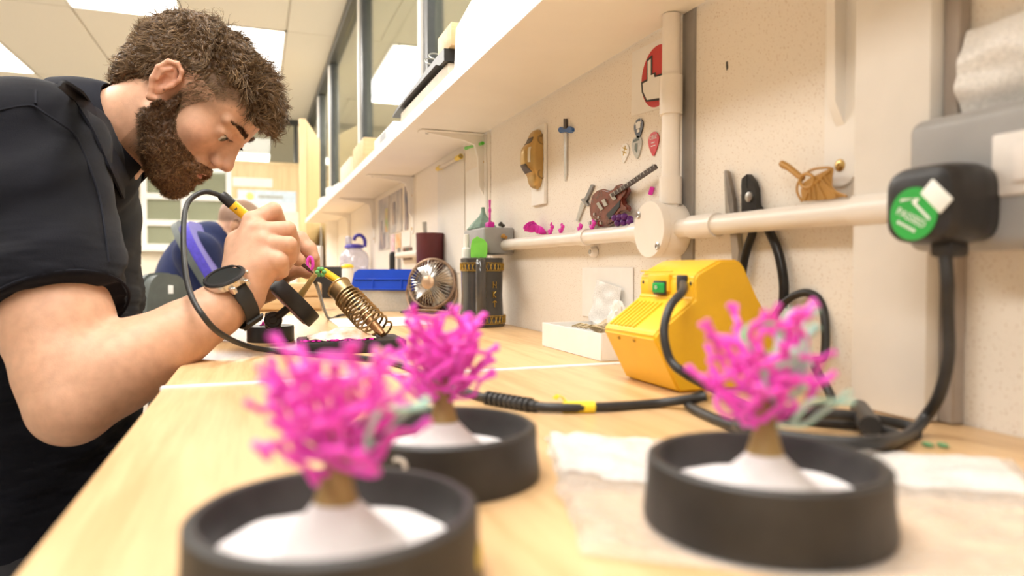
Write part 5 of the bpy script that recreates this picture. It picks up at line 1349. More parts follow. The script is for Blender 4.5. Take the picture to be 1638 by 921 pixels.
def face_solids(h, detail=True):
    h.e((-8, 0, 40), (95, 74, 80), 0)                      # skull
    h.e((40, 0, 45), (52, 64, 58), 14)                     # forehead
    h.e((42, 0, -8), (46, 60, 58), 14)                     # mid face
    h.e((36, 0, -58), (50, 52, 40), 16)                    # jaw
    for s in (1, -1):
        h.c((4, 54 * s, -40), (66, 22 * s, -84), 15, 15, 14)
        h.e((60, 43 * s, -12), (19, 16, 18), 24)           # cheek bone
        h.c((91, 6 * s, 31), (76, 47 * s, 32), 7.5, 6.5, 9) # brow
    h.e((80, 0, -84), (17, 22, 17), 14)                    # chin
    h.e((86, 0, -44), (10, 24, 16), 10)                    # upper lip mound
    for s in (1, -1):
        h.e((96, 31 * s, 13), (11.5, 14, 8.5), 13, True)       # socket
        h.e((77.5, 31 * s, 13), (13.5, 15.5, 12.5), 5)     # lids
        if detail:
            h.e((94.5, 31.5 * s, 9.2), (11.5, 15, 4.6), 1.2, True, rotm('X', -6 * s))
            h.c((90, 19 * s, 14), (83, 43 * s, 15), 2.6, 2.2, 3)   # upper lid fold
    for s in (1, -1): h.c((86, 9 * s, 12), (94, 10 * s, -18), 7, 8.5, 8)
    h.c((92, 0, 20), (108, 0, -14), 6.5, 8.5, 10)          # nose bridge
    h.e((110.5, 0, -19), (9, 9.5, 8.5), 7)
    for s in (1, -1):
        h.e((100, 12.5 * s, -24), (10.5, 6.8, 7.8), 5)
        if detail: h.e((104.5, 9.6 * s, -31.5), (5.6, 4.4, 3.4), 1.5, True, rotm('X', 25 * s))
    h.c((103, 0, -22), (97, 0, -34), 5, 5, 5)
    h.e((94, 0, -51), (7, 20, 5.2), 4)                     # lips
    h.e((92, 0, -61.5), (7.2, 18, 5.8), 4)
    if detail: h.e((101, 0, -56.2), (10, 21, 1.3), 2, True)
    for s in (1, -1):
        ea = lambda f, u, o: (f - .12 * (u + 24), (72 + o) * s, u * .94)
        h.e(ea(-10, 3, 5), (14, 4.0, 26), 4, rot=rotm('Y', 14) @ rotm('Z', 26 * s))
        h.ch([ea(4, 6, 3), ea(6, 20, 5), ea(1, 31, 7), ea(-10, 34, 10), ea(-20, 26, 13), ea(-24, 9, 14), ea(-20, -9, 12), ea(-13, -21, 8), ea(-7, -31, 5), ea(0, -26, 3)],
             [3.2, 3.0, 3.2, 3.6, 3.6, 3.6, 3.6, 3.8, 5.0, 4.2], 3)
        if detail:
            h.e(ea(-6, 0, 9), (9, 6, 12), 3, True)
            h.ch([ea(-10, 22, 11), ea(-17, 10, 12), ea(-14, -4, 11)], [2.2, 2.8, 2.4], 3)
            h.ch([ea(3, 4, 5), ea(1, -5, 6)], [3.6, 3.2], 3)

AZ = math.radians(12.2)
HA = head_axes(math.radians(20.5), math.radians(50), math.radians(6.0))
EAR = np3(at(271, 141, 1.0))
HO = EAR + .075 * HA[1]
G2 = np.array([math.cos(AZ), -math.sin(AZ), 0]); S2 = -np.array([math.sin(AZ), math.cos(AZ), 0])     # torso facing, his right
BAX = [G2, S2, Zv]
A3 = lambda u, v, d: np3(at(u, v, d))
sh_r, el_r, wr_r = A3(40, 250, .865), A3(116, 643, .742), A3(386, 472, .885)
sh_l = A3(128, 300, 1.21)
el_l = A3(186, 592, 1.09)
CH = A3(66, 405, 1.06); NB = A3(150, 226, 1.07)
body = Field((-.50, .52, .76), (.115, 1.33, 1.30), .0017)
hd_ = Head(body, HO, HA)
face_solids(hd_)
hd_.c((-22, 0, -5), (-26, 0, -70), 56, 55, 12)             # neck
body.cone(hd_.w((-26, 0, -70)), NB, .055, .062, .02)
body.cone(hd_.w((18, 0, -60)), NB + G2 * .03, .040, .045, .03)   # throat
body.cone(NB, CH, .07, .06, .02); body.cone(NB + Zv * -.04, sh_r, .05, .045, .02); body.cone(NB + Zv * -.04, sh_l, .05, .045, .02)
# right arm
ua = lambda t: sh_r + (el_r - sh_r) * t
body.chain([sh_r, ua(.5), ua(.72), ua(.9), el_r], [.050, .056, .054, .046, .038], .02)
body.ell(A3(112, 664, .738), (.030, .030, .026), .02)
fa = lambda t: el_r + (wr_r - el_r) * t
fl_n = np.cross(wr_r - el_r, np.cross(G2, Zv))
body.chain([el_r, fa(.22), fa(.42), fa(.62), fa(.82), wr_r], [.038, .0405, .038, .0335, .0290, .0258], .02)
body.ell(A3(200, 578, .775), (.050, .034, .032), .03, axes=[wr_r - el_r, np.cross(wr_r - el_r, Zv), np.cross(wr_r - el_r, np.cross(wr_r - el_r, Zv))])
# right hand: back to the camera, fingers closing round the pen
M = [A3(405, 356, .915), A3(418, 371, .900), A3(425, 391, .892), A3(428, 413, .890)]
for m_, r0, r1 in zip(M, (.021, .022, .021, .020), (.0150, .0150, .0140, .0130)): body.cone(wr_r, m_, r0, r1, .014)
body.cone(A3(382, 440, .905), A3(383, 388, .925), .0225, .0175, .016)                     # thenar side
body.cone(A3(398, 440, .893), A3(430, 425, .893), .021, .0165, .014)                   # ulnar side
body.chain([M[0], A3(437, 337, .926), A3(450, 366, .954), A3(470, 396, .966)], [.0136, .0116, .0098, .0084], .0012)
body.chain([M[1], A3(460, 367, .903), A3(468, 386, .932), A3(468, 410, .950)], [.0132, .0112, .0098, .0084], .0012)
body.chain([M[2], A3(462, 391, .886), A3(464, 411, .907), A3(457, 425, .930)], [.0128, .0108, .0096, .0082], .0012)
body.chain([M[3], A3(449, 417, .879), A3(452, 434, .898), A3(444, 441, .918)], [.0116, .0096, .0084, .0074], .0012)
body.chain([A3(384, 395, .927), A3(408, 382, .950), A3(446, 398, .964), A3(478, 416, .972)], [.0165, .0140, .0118, .0095], .008)
for q in M: body.ell(q + np3(_U) * .006 - np3(_F) * .004, (.007, .007, .006), .008)
body.cone(A3(405, 430, .890), A3(438, 420, .884), .018, .013, .012)
# left arm and hand beyond it
lw = A3(425, 452, 1.045)
body.chain([sh_l, el_l], [.05, .042], .02)
body.chain([el_l, el_l + (lw - el_l) * .35, el_l + (lw - el_l) * .7, lw], [.042, .041, .031, .026], .02)
LM = [A3(455, 392, 1.030), A3(458, 405, 1.042), A3(460, 418, 1.050), A3(458, 430, 1.055)]
for m_ in LM: body.cone(lw, m_, .020, .0135, .014)
body.chain([LM[0], A3(480, 383, 1.022), A3(495, 398, 1.018), A3(503, 412, 1.016)], [.0135, .0115, .0100, .0078], .005)
body.chain([LM[1], A3(486, 398, 1.042), A3(500, 414, 1.034), A3(504, 424, 1.030)], [.013, .0112, .0098, .0078], .005)
body.chain([LM[2], A3(484, 418, 1.052), A3(497, 430, 1.044), A3(500, 438, 1.038)], [.0125, .0105, .0092, .0075], .005)
body.chain([LM[3], A3(478, 430, 1.060), A3(490, 438, 1.055)], [.0115, .0095, .008], .005)
body.chain([A3(445, 440, 1.030), A3(462, 432, 1.015), A3(480, 428, 1.012), A3(494, 436, 1.014)], [.0175, .0140, .0115, .0088], .008)
Vb, Fb = body.mesh(2)
# skin colouring
Lh = hd_.loc(Vb)
sk = np.tile(np.array([.665, .385, .255]), (len(Vb), 1))
def blend(mask, col):
    global sk
    sk = sk * (1 - mask[:, None]) + np.array(col) * mask[:, None]
def spot(c, r): return np.exp(-(((Lh - np.array(c)) / np.array(r)) ** 2).sum(1))
for s in (1, -1):
    blend(.75 * spot((-10, 80 * s, 8), (24, 16, 34)), (.66, .30, .20))
    blend(.45 * spot((66, 46 * s, -14), (22, 26, 20)), (.66, .32, .22))
    blend(.55 * spot((86, 31 * s, 6), (10, 16, 7)), (.50, .25, .18))
blend(.55 * spot((110, 0, -22), (14, 14, 14)), (.62, .30, .22))
blend(.9 * spot((97, 0, -57), (9, 17, 6.0)), (.52, .18, .15))
for q in M:
    blend(.45 * np.exp(-(np.linalg.norm(Vb - q, axis=1) / .016) ** 2), (.66, .31, .22))
for s in (1, -1): blend(.55 * np.clip(1.3 * spot((34, 66 * s, 36), (26, 24, 26)), 0, 1), (.26, .15, .085)); blend(.5 * np.clip(1.2 * spot((20, 66 * s, -6), (14, 24, 26)), 0, 1), (.24, .13, .075))
blend(.6 * np.clip((np.interp(Lh[:, 0], [5, 14, 24, 34, 50, 70, 85, 95, 110], [8, 0, -16, -30, -42, -46, -46, -40, -40]) - Lh[:, 2]) / 12, 0, 1) * (Lh[:, 2] > -110) * (np.abs(Lh[:, 1]) < 75) * (Lh[:, 0] > 4) * (1 - .9 * spot((97, 0, -57), (12, 19, 7))), (.28, .16, .09))
scm = np.clip(((((Lh - np.array([114, 0, -6])) / np.array([90, 132, 72])) ** 2).sum(1) - 1) / .35, 0, 1)
blend(.85 * scm * ((Lh[:, 2] > np.interp(Lh[:, 0], [-130, -95, -38, -30, 4, 40, 60], [-80, -62, -18, 30, 44, 44, 34])) & (np.abs(Lh[:, 1]) < 78)).astype(float), (.13, .075, .038))
M_skin = tint_mat('skin', .48, .22, .25, 900, .10, 90)
man_loc = (float(CH[0]) - .05, float(CH[1]), .45)
man = mesh_obj('person', Vb, Fb, M_skin, None, sk, 'bearded man in a navy polo shirt bending over the bench with a wax pen', 'person', man_loc)

# eyes
def eyes(h, parent, gaze, R=12.6, name='eye'):
    for s in (1, -1):
        c = h.w((78.0, 31 * s, 11.6)); d = np.array(gaze, float) @ h.A; d /= np.linalg.norm(d)
        mb = MB(); mb.ell((0, 0, 0), (1, 1, 1), 28, 20); V = np.array([tuple(p) for p in mb.v]) * R * h.k
        Mz = np.array(zframe((0, 0, 0), d).to_3x3()); ang = np.degrees(np.arccos(np.clip(V[:, 2] / (R * h.k), -1, 1)))
        col = np.tile(np.array([.72, .66, .60]), (len(V), 1)); col[ang < 31] = (.10, .085, .05); col[ang < 14] = (.01, .01, .01)
        mesh_obj(name, V @ Mz.T + c, np.array([f for f in mb.f]), M_eye, parent, col)
M_eye = tint_mat('eye', .12, mult=.02, spec=.6)
eyes(hd_, man, (.92, 0, -.30))

# hair: a shaped mass with locks on it
def surf_sample(V, F, n, rng, mask=None):
    a = V[F[:, 0]]; ar = np.linalg.norm(np.cross(V[F[:, 1]] - a, V[F[:, 2]] - a), axis=1)
    if mask is not None: ar = ar * mask(V[F].mean(1))
    i = rng.choice(len(F), n, p=ar / ar.sum()); w = rng.random((n, 4)); w /= w.sum(1)[:, None]
    N = vnormals(V, F)
    return (V[F[i]] * w[:, :, None]).sum(1), (N[F[i]] * w[:, :, None]).sum(1)
def noise3(P, s, seed):
    """smooth vector noise from a few random waves"""
    r = np.random.default_rng(seed); out = np.zeros_like(P)
    for k in range(5):
        K = r.normal(size=(3, 3)) * s * (1 + .6 * k); ph = r.random(3) * 6.3
        out += np.sin(P @ K.T + ph) / (1 + .5 * k)
    return out
hf = Field((-.145, -.105, -.11), (.145, .105, .155), .002)
hh = Head(hf, (-.008, 0, 0), np.eye(3))
hh.e((-9, 0, 42), (101, 79, 86), 0)
hh.e((-42, 0, 36), (82, 77, 78), 12)
hh.e((-68, 0, -20), (40, 58, 56), 14)
hh.e((30, 0, 84), (62, 66, 46), 14)
hh.e((78, 0, 88), (30, 56, 25), 14)
hh.e((100, -6, 70), (21, 44, 20), 10)
hh.e((108, -16, 58), (13, 24, 15), 8)
hh.e((104, 14, 62), (13, 26, 15), 8)
Xg, Yg, Zg = np.meshgrid(hf.ax[0] * 1000, hf.ax[1] * 1000, hf.ax[2] * 1000, indexing='ij')
ub = np.interp(Xg, [-130, -95, -38, -30, 4, 40, 60], [-90, -78, -28, 20, 36, 42, 30])
hf.f = np.maximum(hf.f, ((ub - Zg) * .0006).astype(np.float32))
hh.e((114, 0, -6), (84, 130, 64), 6, True)                  # keep the face clear
del Xg, Yg, Zg, ub
Vh, Fh = hf.mesh(2)
Nh = vnormals(Vh, Fh)
top = np.clip((Vh[:, 2] * 1000 - 40) / 40, 0, 1)[:, None]
w1 = noise3(Vh, 85, 3)
Vh2 = Vh + Nh * (.0042 * np.sin(w1[:, :1] * 2.2) * (.25 + .75 * top) + .0016 * np.sin(w1[:, 1:2] * 5)) - Nh * .004
M_hair = tint_mat('brown_hair', .45, mult=.45, vscale=260, spec=.4)
def haircol(n, rng, a=(.085, .046, .021), b=(.38, .24, .12)):
    t = rng.beta(1.6, 2.2, n)[:, None]; return np.array(a) * (1 - t) + np.array(b) * t
toW = lambda V: HO + V @ HA
rg = np.random.default_rng(5)
hair = mesh_obj('hair', toW(Vh2), Fh, M_hair, man, np.tile(np.array([.12, .068, .033]), (len(Vh2), 1)))
def hair_curl(P, s): return noise3((P - HO) @ HA.T, 150, 11) @ HA * .48 * (s + .3) - 0
R_, N_ = surf_sample(Vh2, Fh, 11500, rg)
keep = (((R_ * 1000 - np.array([114, 0, -4])) / np.array([90, 130, 70])) ** 2).sum(1) > 1.0
keep &= ~((np.abs(R_[:, 1]) < .070) & (R_[:, 2] < .02) & (R_[:, 0] > -.03)); R_ = R_[keep]; N_ = N_[keep]
tp = np.clip((R_[:, 2] * 1000 - 35) / 45, 0, 1)[:, None]; bk = np.clip((-R_[:, 0] * 1000 - 10) / 60, 0, 1)[:, None]
flow = np.array([.9, 0, -.25]) * tp + np.array([-.75, 0, -.65]) * (1 - tp) * (.4 + .6 * bk) + np.array([.1, 0, -.6]) * (1 - tp) * (1 - bk)
D_ = N_ * (.55 * tp + .22) + flow * 1.0 + rg.normal(size=R_.shape) * .20
ln = (.013 + .013 * tp[:, 0]) * rg.uniform(.6, 1.25, len(R_))
strands('hair_locks', toW(R_), D_ @ HA, ln, rg.uniform(.00035, .00075, len(R_)), M_hair, man, 6, hair_curl, cols=haircol(len(R_), rg), kind='stuff')

# beard
bf = Field((-.03, -.085, -.135), (.125, .085, .015), .0018)
bh = Head(bf, (0, 0, 0), np.eye(3))
for s in (1, -1):
    bh.ch([(17, 65 * s, 4), (14, 60 * s, -22), (10, 56 * s, -48), (40, 44 * s, -76), (66, 24 * s, -92), (84, 0, -98)], [3, 8, 16, 18, 18, 18], 10)
    bh.ch([(99, 3 * s, -42.5), (93, 20 * s, -47), (82, 31 * s, -62), (72, 33 * s, -78)], [3.6, 4.0, 5, 8], 6)
bh.e((58, 0, -88), (40, 42, 22), 12)
bh.e((90, 0, -80), (13, 20, 15), 8)
bh.e((96, 0, -72), (6, 9, 6), 4)
bh.e((102, 0, -57), (16, 19, 7.5), 2, True)
fc2 = Field((-.03, -.085, -.135), (.125, .085, .015), .0018); face_solids(Head(fc2, (0, 0, 0), np.eye(3)), False)
Xg, Yg, Zg = np.meshgrid(bf.ax[0] * 1000, bf.ax[1] * 1000, bf.ax[2] * 1000, indexing='ij')
ub = np.interp(Xg, [5, 14, 24, 34, 50, 70, 85, 95, 110], [8, 2, -14, -28, -42, -46, -47, -40, -40])
lb = np.interp(Zg, [-100, -50, 0, 10], [-4, 0, 9, 12])
mk = np.maximum((Zg - ub) * .0007, (lb - Xg) * .0008)
fc2.f = np.maximum(fc2.f - .0030 - .0030 * np.clip((ub - Zg) / 30, 0, 1), mk).astype(np.float32)
bf.f = np.maximum(np.minimum(bf.f, fc2.f), ((Zg - ub - 4) * .0007).astype(np.float32))
bh.e((102, 0, -57), (17, 19, 7.0), 2, True)
bh.e((112, 0, -20), (26, 26, 18.5), 2, True)
del Xg, Yg, Zg, ub, lb, mk
Vd, Fd = bf.mesh(2); Nd = vnormals(Vd, Fd)
w1 = noise3(Vd, 190, 9); Vd2 = Vd + Nd * .0016 * np.sin(w1[:, :1] * 3) - Nd * .001
M_beard = tint_mat('beard_hair', .5, mult=.4, vscale=300, spec=.35)
mesh_obj('beard', toW(Vd2), Fd, M_beard, man, np.array([.095, .048, .024]) * (1 + 1.2 * np.clip((Vd2[:, :1] * 1000 - 35) / 55, 0, 1)))
R_, N_ = surf_sample(Vd2, Fd, 19000, rg)
D_ = N_ * .7 + np.array([.05, 0, -.75]) + rg.normal(size=R_.shape) * .3
ftx = np.clip((R_[:, :1] * 1000 - 30) / 60, 0, 1)
strands('beard_strands', toW(R_), D_ @ HA, rg.uniform(.005, .010, len(R_)) * np.where(R_[:, 2] > -.05, .55, 1) * np.where(R_[:, 0] > .085, .7, 1), rg.uniform(.00022, .00042, len(R_)), M_beard, man, 4, lambda P, s: noise3((P - HO) @ HA.T, 260, 4) @ HA * .3, cols=haircol(len(R_), rg, (.07, .035, .016), (.22, .12, .05)) * (1 + 1.3 * ftx), kind='stuff')
# soft edge of the beard on the cheek, brows
def near_skin(n, fn, rng, jit):
    pts = np.array([fn(rng) for _ in range(n)]); return pts
Lb = Lh; bm_ = (np.abs(Lb[:, 1]) > 25) & (np.abs(Lb[:, 1]) < 80)
Nb = vnormals(Vb, Fb)
edge = np.interp(Lb[:, 0], [5, 14, 24, 34, 50, 70, 85, 95], [14, 6, -8, -22, -35, -40, -42, -38])
sel = np.where(bm_ & (Lb[:, 0] > 8) & (Lb[:, 0] < 88) & (Lb[:, 2] < edge) & (Lb[:, 2] > edge - 14))[0]
sel2 = np.where((Lb[:, 0] > 8) & (Lb[:, 0] < 70) & (np.abs(Lb[:, 1]) < 66) & (Lb[:, 2] < -55) & (Lb[:, 2] > -105))[0]
i = np.concatenate([rg.choice(sel, 4200), rg.choice(sel2, 900)])
dl = (Nb[i] @ HA.T) * .5 + np.array([.1, 0, -.8]) + rg.normal(size=(len(i), 3)) * .25
strands('cheek_stubble', Vb[i] + Nb[i] * -.0003 + rg.normal(size=(len(i), 3)) * .0006, dl @ HA, rg.uniform(.002, .0045, len(i)), rg.uniform(.00015, .00028, len(i)), M_beard, man, 3, cols=haircol(len(i), rg, (.09, .045, .02), (.28, .16, .075)), kind='stuff')
tsel = np.where((np.abs(Lb[:, 1]) > 45) & (np.abs(Lb[:, 1]) < 79) & (Lb[:, 0] > np.interp(Lb[:, 2], [-20, 28, 34], [9, 9, -30])) & (Lb[:, 2] > -22) & (Lb[:, 2] < 82) & (Lb[:, 0] < np.interp(Lb[:, 2], [-25, 0, 20, 40, 60, 75], [30, 29, 38, 50, 68, 84])))[0]
i = rg.choice(tsel, 5000)
dl = (Nb[i] @ HA.T) * .25 + np.array([-.35, 0, -.75]) + rg.normal(size=(len(i), 3)) * .2
strands('temple_hair', Vb[i] - Nb[i] * .0004 + rg.normal(size=(len(i), 3)) * .0005, dl @ HA, rg.uniform(.004, .008, len(i)), rg.uniform(.00018, .00032, len(i)), M_hair, man, 3, cols=haircol(len(i), rg), kind='stuff')
bsel = np.where((np.abs(np.abs(Lb[:, 1]) - 27) < 21) & (Lb[:, 0] > 66) & (np.abs(Lb[:, 2] - 33.0 - 2.5 * np.sin((np.abs(Lb[:, 1]) - 8) / 40 * 3.1)) < 3.4 * np.clip((52 - np.abs(Lb[:, 1])) / 26, .15, 1)))[0]
i = rg.choice(bsel, 650); sgn = np.sign(Lb[i, 1])[:, None]
dl = (Nb[i] @ HA.T) * .35 + np.concatenate([-.25 * np.ones_like(sgn), sgn * .9, .35 * np.ones_like(sgn)], 1) + rg.normal(size=(len(i), 3)) * .2
strands('eyebrows', Vb[i] - Nb[i] * .0004, dl @ HA, rg.uniform(.006, .009, len(i)), rg.uniform(.00022, .0004, len(i)), M_beard, man, 3, cols=haircol(len(i), rg, (.06, .03, .016), (.18, .10, .05)), kind='stuff')
lsel = np.where((np.abs(np.abs(Lb[:, 1]) - 31) < 13) & (Lb[:, 0] > 80) & (np.abs(Lb[:, 2] - 13.9) < 1.0))[0]
i = rg.choice(lsel, 160); dl = (Nb[i] @ HA.T) * .9 + np.array([.5, 0, -.25]) + rg.normal(size=(160, 3)) * .15
strands('eyelashes', Vb[i], dl @ HA, rg.uniform(.003, .005, 160), np.full(160, .00022), M_beard, man, 3, cols=np.tile(np.array([.02, .012, .008]), (160, 1)), kind='stuff')

# polo shirt
shf = Field((-.62, .52, .40), (.02, 1.46, 1.33), .0034)
ctr = lambda u, v, d: A3(u, v, d)
shf.ell(CH, (.128, .185, .20), .0, axes=BAX)
shf.ell(A3(66, 285, 1.06), (.112, .180, .122), .05, axes=BAX)
shf.ell(A3(60, 620, 1.035), (.134, .165, .22), .06, axes=BAX)
shf.ell(A3(35, 840, 1.01), (.145, .175, .16), .06, axes=BAX)
shf.cone(A3(118, 238, 1.05), A3(66, 238, .92), .068, .072, .05)
shf.cone(A3(118, 238, 1.05), sh_l, .065, .065, .05)
nk = (HO - NB) / np.linalg.norm(HO - NB)
shf.cone(NB - nk * .07, NB - nk * .042, .086, .080, .03)
slv = Field((-.62, .52, .40), (.02, 1.46, 1.33), .0034)
hem = ua(.665)
slv.chain([sh_r, ua(.25), ua(.5), ua(.72)], [.083, .081, .0765, .0745], .02)
axis_r = (el_r - sh_r) / np.linalg.norm(el_r - sh_r)
slv.half(hem, axis_r + .10 * np3(_R))
shf.ell(sh_r, (.084, .080, .085), .04)
k_ = .03; hq = np.maximum(k_ - np.abs(shf.f - slv.f), 0) / k_; shf.f = np.minimum(shf.f, slv.f) - hq * hq * k_ * .25 * (slv.f < .02)
del slv
# left sleeve
shf.chain([sh_l, sh_l + (el_l - sh_l) * .6], [.066, .052], .03)
# neck opening
nk = (HO - NB) / np.linalg.norm(HO - NB)
shf.cone(NB - nk * .030, NB + nk * .2, .0685, .074, .004, True)
shf.half(A3(75, 870, 1.0) - Zv * .09, -Zv)
Vs, Fs = shf.mesh(2); Ns = vnormals(Vs, Fs)
fold = noise3(Vs * np.array([1, 1, 2.2]), 16, 21); f2 = noise3(Vs * np.array([.6, .6, 2.8]), 34, 8)
low = np.clip((1.02 - Vs[:, 2]) / .2, 0, 1)[:, None]
Vs = Vs + Ns * (.0032 * np.sin(fold[:, :1] * 1.2) + (.0001 + .0024 * low) * np.sin(f2[:, :1] * 1.5))
navy = np.tile(np.array([.0044, .0048, .0092]), (len(Vs), 1))
M_shirt = tint_mat('navy_pique', .82, bump=.5, bscale=1100, mult=.2, vscale=25, spec=.16)
M_shirt.node_tree.nodes['Principled BSDF'].inputs['Sheen Weight'].default_value = .06
shirt = mesh_obj('polo_shirt', Vs, Fs, M_shirt, man, navy)
# sleeve cuff band, shoulder seam, collar
def ring_pts(c, ax, r, n=48, squash=None):
    Mx = zframe(c, ax); return [Mx @ Vector((r * math.cos(2 * math.pi * k / n), r * math.sin(2 * math.pi * k / n), 0)) for k in range(n)]
M_collar = mat('navy_rib', (.0075, .0085, .015), .8, var=.15, bump=.3, bscale=900, spec=.25)
axh = axis_r + .10 * np3(_R)
for t_, rr_ in ((-.0, .0760), (-.034, .0768)):
    c_ = hem + axh * t_
    MB().tube(ring_pts(c_, axh, rr_), .0018, 6, closed=True).build('cuff_edge', M_collar, shirt)
M1 = np.array(zframe(NB, nk, tuple(G2)))
def collar(a, b):
    th = math.radians(28 + a * 304) ; fr_ = abs(a - .5) * 2             # opening at the front
    out = .067 + .034 * b ** .8 + .003 * math.sin(b * 3)
    zz = .058 - .066 * b - .022 * fr_ ** 2 * b
    p = M1 @ np.array([out * math.cos(th) * 1.0, out * math.sin(th) * 1.0, zz, 1]); return p[:3]
MB().sheet(56, 10, collar, .003).build('collar', M_collar, shirt)
def collar_in(a, b):
    th = math.radians(20 + a * 320); out = .066 - .001 * b; zz = .058 - .06 * b
    p = M1 @ np.array([out * math.cos(th), out * math.sin(th), zz, 1]); return p[:3]
MB().sheet(56, 6, collar_in, .002).build('collar_stand', M_collar, shirt)
def on_shirt(u, v, d0=.66, off=.0055, fld=None):
    ds = np.arange(d0, 1.35, .003); pts = np.array([A3(u, v, d) for d in ds]); val = (fld or shf).sample(pts)
    k = np.argmax(val < 0); return tuple(pts[k] - np3(ray(u, v)) * off)
def seam(name, px, r=.0016):
    MB().tube(smooth_path([on_shirt(u, v) for u, v in px], 5), r, 6).build(name, M_collar, shirt)
seam('shoulder_seam', [(0, 176), (25, 171), (52, 169), (70, 180), (95, 196), (118, 214), (132, 240), (146, 275), (160, 320), (168, 370), (174, 420)])
inn = [(134, 146), (146, 163), (158, 184), (171, 209), (186, 241), (203, 280), (211, 300)]; outp = [(88, 136), (113, 158), (134, 188), (150, 217), (164, 249), (180, 284), (196, 318)]
Pi = smooth_path([on_shirt(u, v, .8, .004, body) for u, v in inn], 6); Po = smooth_path([on_shirt(u, v, .7, .006) for u, v in outp], 6)
def leaf(a, b):
    k = a * (len(Pi) - 1); i0 = min(int(k), len(Pi) - 2); t = k - i0
    p = Pi[i0].lerp(Pi[i0 + 1], t); q = Po[i0].lerp(Po[i0 + 1], t)
    return p.lerp(q, b) - _F * .010 * math.sin(math.pi * min(1, b * 1.1)) + Vector((0, 0, .006)) * math.sin(math.pi * b)
MB().sheet(36, 10, leaf, .0028).build('collar_leaf', M_collar, shirt)
for b_ in (.90, .97): MB().tube([leaf(k / 36, b_) - _F * .0012 for k in range(37)], .0007, 5).build('collar_stitch', mat('stitch_navy', (.03, .032, .05), .8), shirt)
seam('yoke_seam', [(58, 130), (57, 150), (57, 166)])
# trousers: hips and thighs on the stool
tr = Field((-.62, .55, .0), (.40, 1.45, .72), .006)
tr.ell(A3(75, 880, 1.0) - Zv * .03, (.15, .18, .13), 0, axes=BAX)
for s in (1, -1):
    hp_ = A3(80, 880, 1.0) - Zv * .06 + S2 * .09 * s; kn = hp_ + G2 * .42 + Zv * .02; ft = kn - Zv * (kn[2] - .10) - G2 * .05
    tr.chain([hp_, kn, ft], [.085, .065, .045], .03)
Vt, Ft = tr.mesh(1)
mesh_obj('trousers', Vt, Ft, tint_mat('dark_trousers', .8, mult=.2), man, np.tile(np.array([.02, .02, .024]), (len(Vt), 1)))
for s in (1, -1):
    hp_ = A3(80, 880, 1.0) - Zv * .06 + S2 * .09 * s; kn = hp_ + G2 * .42; c = Vector((kn[0] - .03, kn[1], .0))
    MB().at(Matrix.Translation(c)).ell((.03, 0, .045), (.135, .048, .045), 18, 10).build('shoe', M_black, man)
# stool
sc_ = A3(75, 880, 1.0); stl = thing('stool', (sc_[0], sc_[1], 0), 'round black workshop stool under the bearded man', 'stool')
seat_z = .40
MB().at(Matrix.Translation((sc_[0], sc_[1], seat_z - .05))).lathe([(.16, 0), (.175, .01), (.175, .04), (.16, .05), (.001, .052)], 32).build('seat', M_black, stl)
for k in range(4):
    a = k * math.pi / 2 + .5; MB().tube([(sc_[0] + .11 * math.cos(a), sc_[1] + .11 * math.sin(a), seat_z - .05), (sc_[0] + .17 * math.cos(a), sc_[1] + .17 * math.sin(a), .001)], .012, 10).build('leg', M_steel, stl)

# ---- wax pen in the right hand
pa, pb = np3(at(353, 311, .922)), np3(at(501, 437, .978)); pv = pb - pa
wp = thing('wax_pen', tuple(pa), 'yellow wax pen held in the bearded man\'s right hand', 'wax pen', 'yellow wax pens')
pt = lambda t: tuple(pa + pv * t)
MB().tube([pt(0), pt(.02), pt(.12)], [.0055, .0072, .0072], 16).build('cord_sleeve', M_black, wp)
MB().tube([pt(.12), pt(.60)], [.0070, .0070], 18).build('handle', M_yel, wp)
MB().at(zframe(pt(.175), tuple(-np3(_F)))).lathe([(.0022, .0055), (.0022, .0072), (.001, .0074)], 12).build('handle_hole', M_dark, wp)
MB().tube([pt(.60), pt(.66), pt(.9), pt(1.0)], [.0068, .0040, .0028, .0010], 14).build('tip_shaft', mat('burnt_steel', (.10, .055, .045), .4, metal=.6, var=.3), wp)
# pink wax ring in the left hand
pr_ = A3(497, 422, .992)
MB().tube([tuple(pr_ + np3(_R) * .004 * math.cos(a * math.pi / 9) + np3(_U) * .0095 * math.sin(a * math.pi / 9) - np3(_F) * .003) for a in range(18)], .0024, 8, closed=True).build('wax_ring', M_pink, None, 'pink wax ring pinched between the left fingers at the pen tip', 'wax piece')

# ---- wristwatch on the right wrist
ax_w = (M[2] - el_r); ax_w /= np.linalg.norm(ax_w); ax_w = (wr_r - el_r) / np.linalg.norm(wr_r - el_r)
wc = A3(377, 483, .872)
dn = A3(364, 450, .857) - wc; dn -= ax_w * (dn @ ax_w); dn /= np.linalg.norm(dn)
tn = np.cross(ax_w, dn)
rw, rs_ = .0285, .0305
watch = thing('wristwatch', tuple(wc), 'black smartwatch with a steel case on the bearded man\'s right wrist', 'watch')
face_c = wc + dn * .0325 + tn * 0
WMt = Matrix((Vector(tn), Vector(ax_w), Vector(dn))).transposed().to_4x4(); WMt.translation = Vector(face_c); WMt = WMt @ Matrix.Scale(1.13, 4)
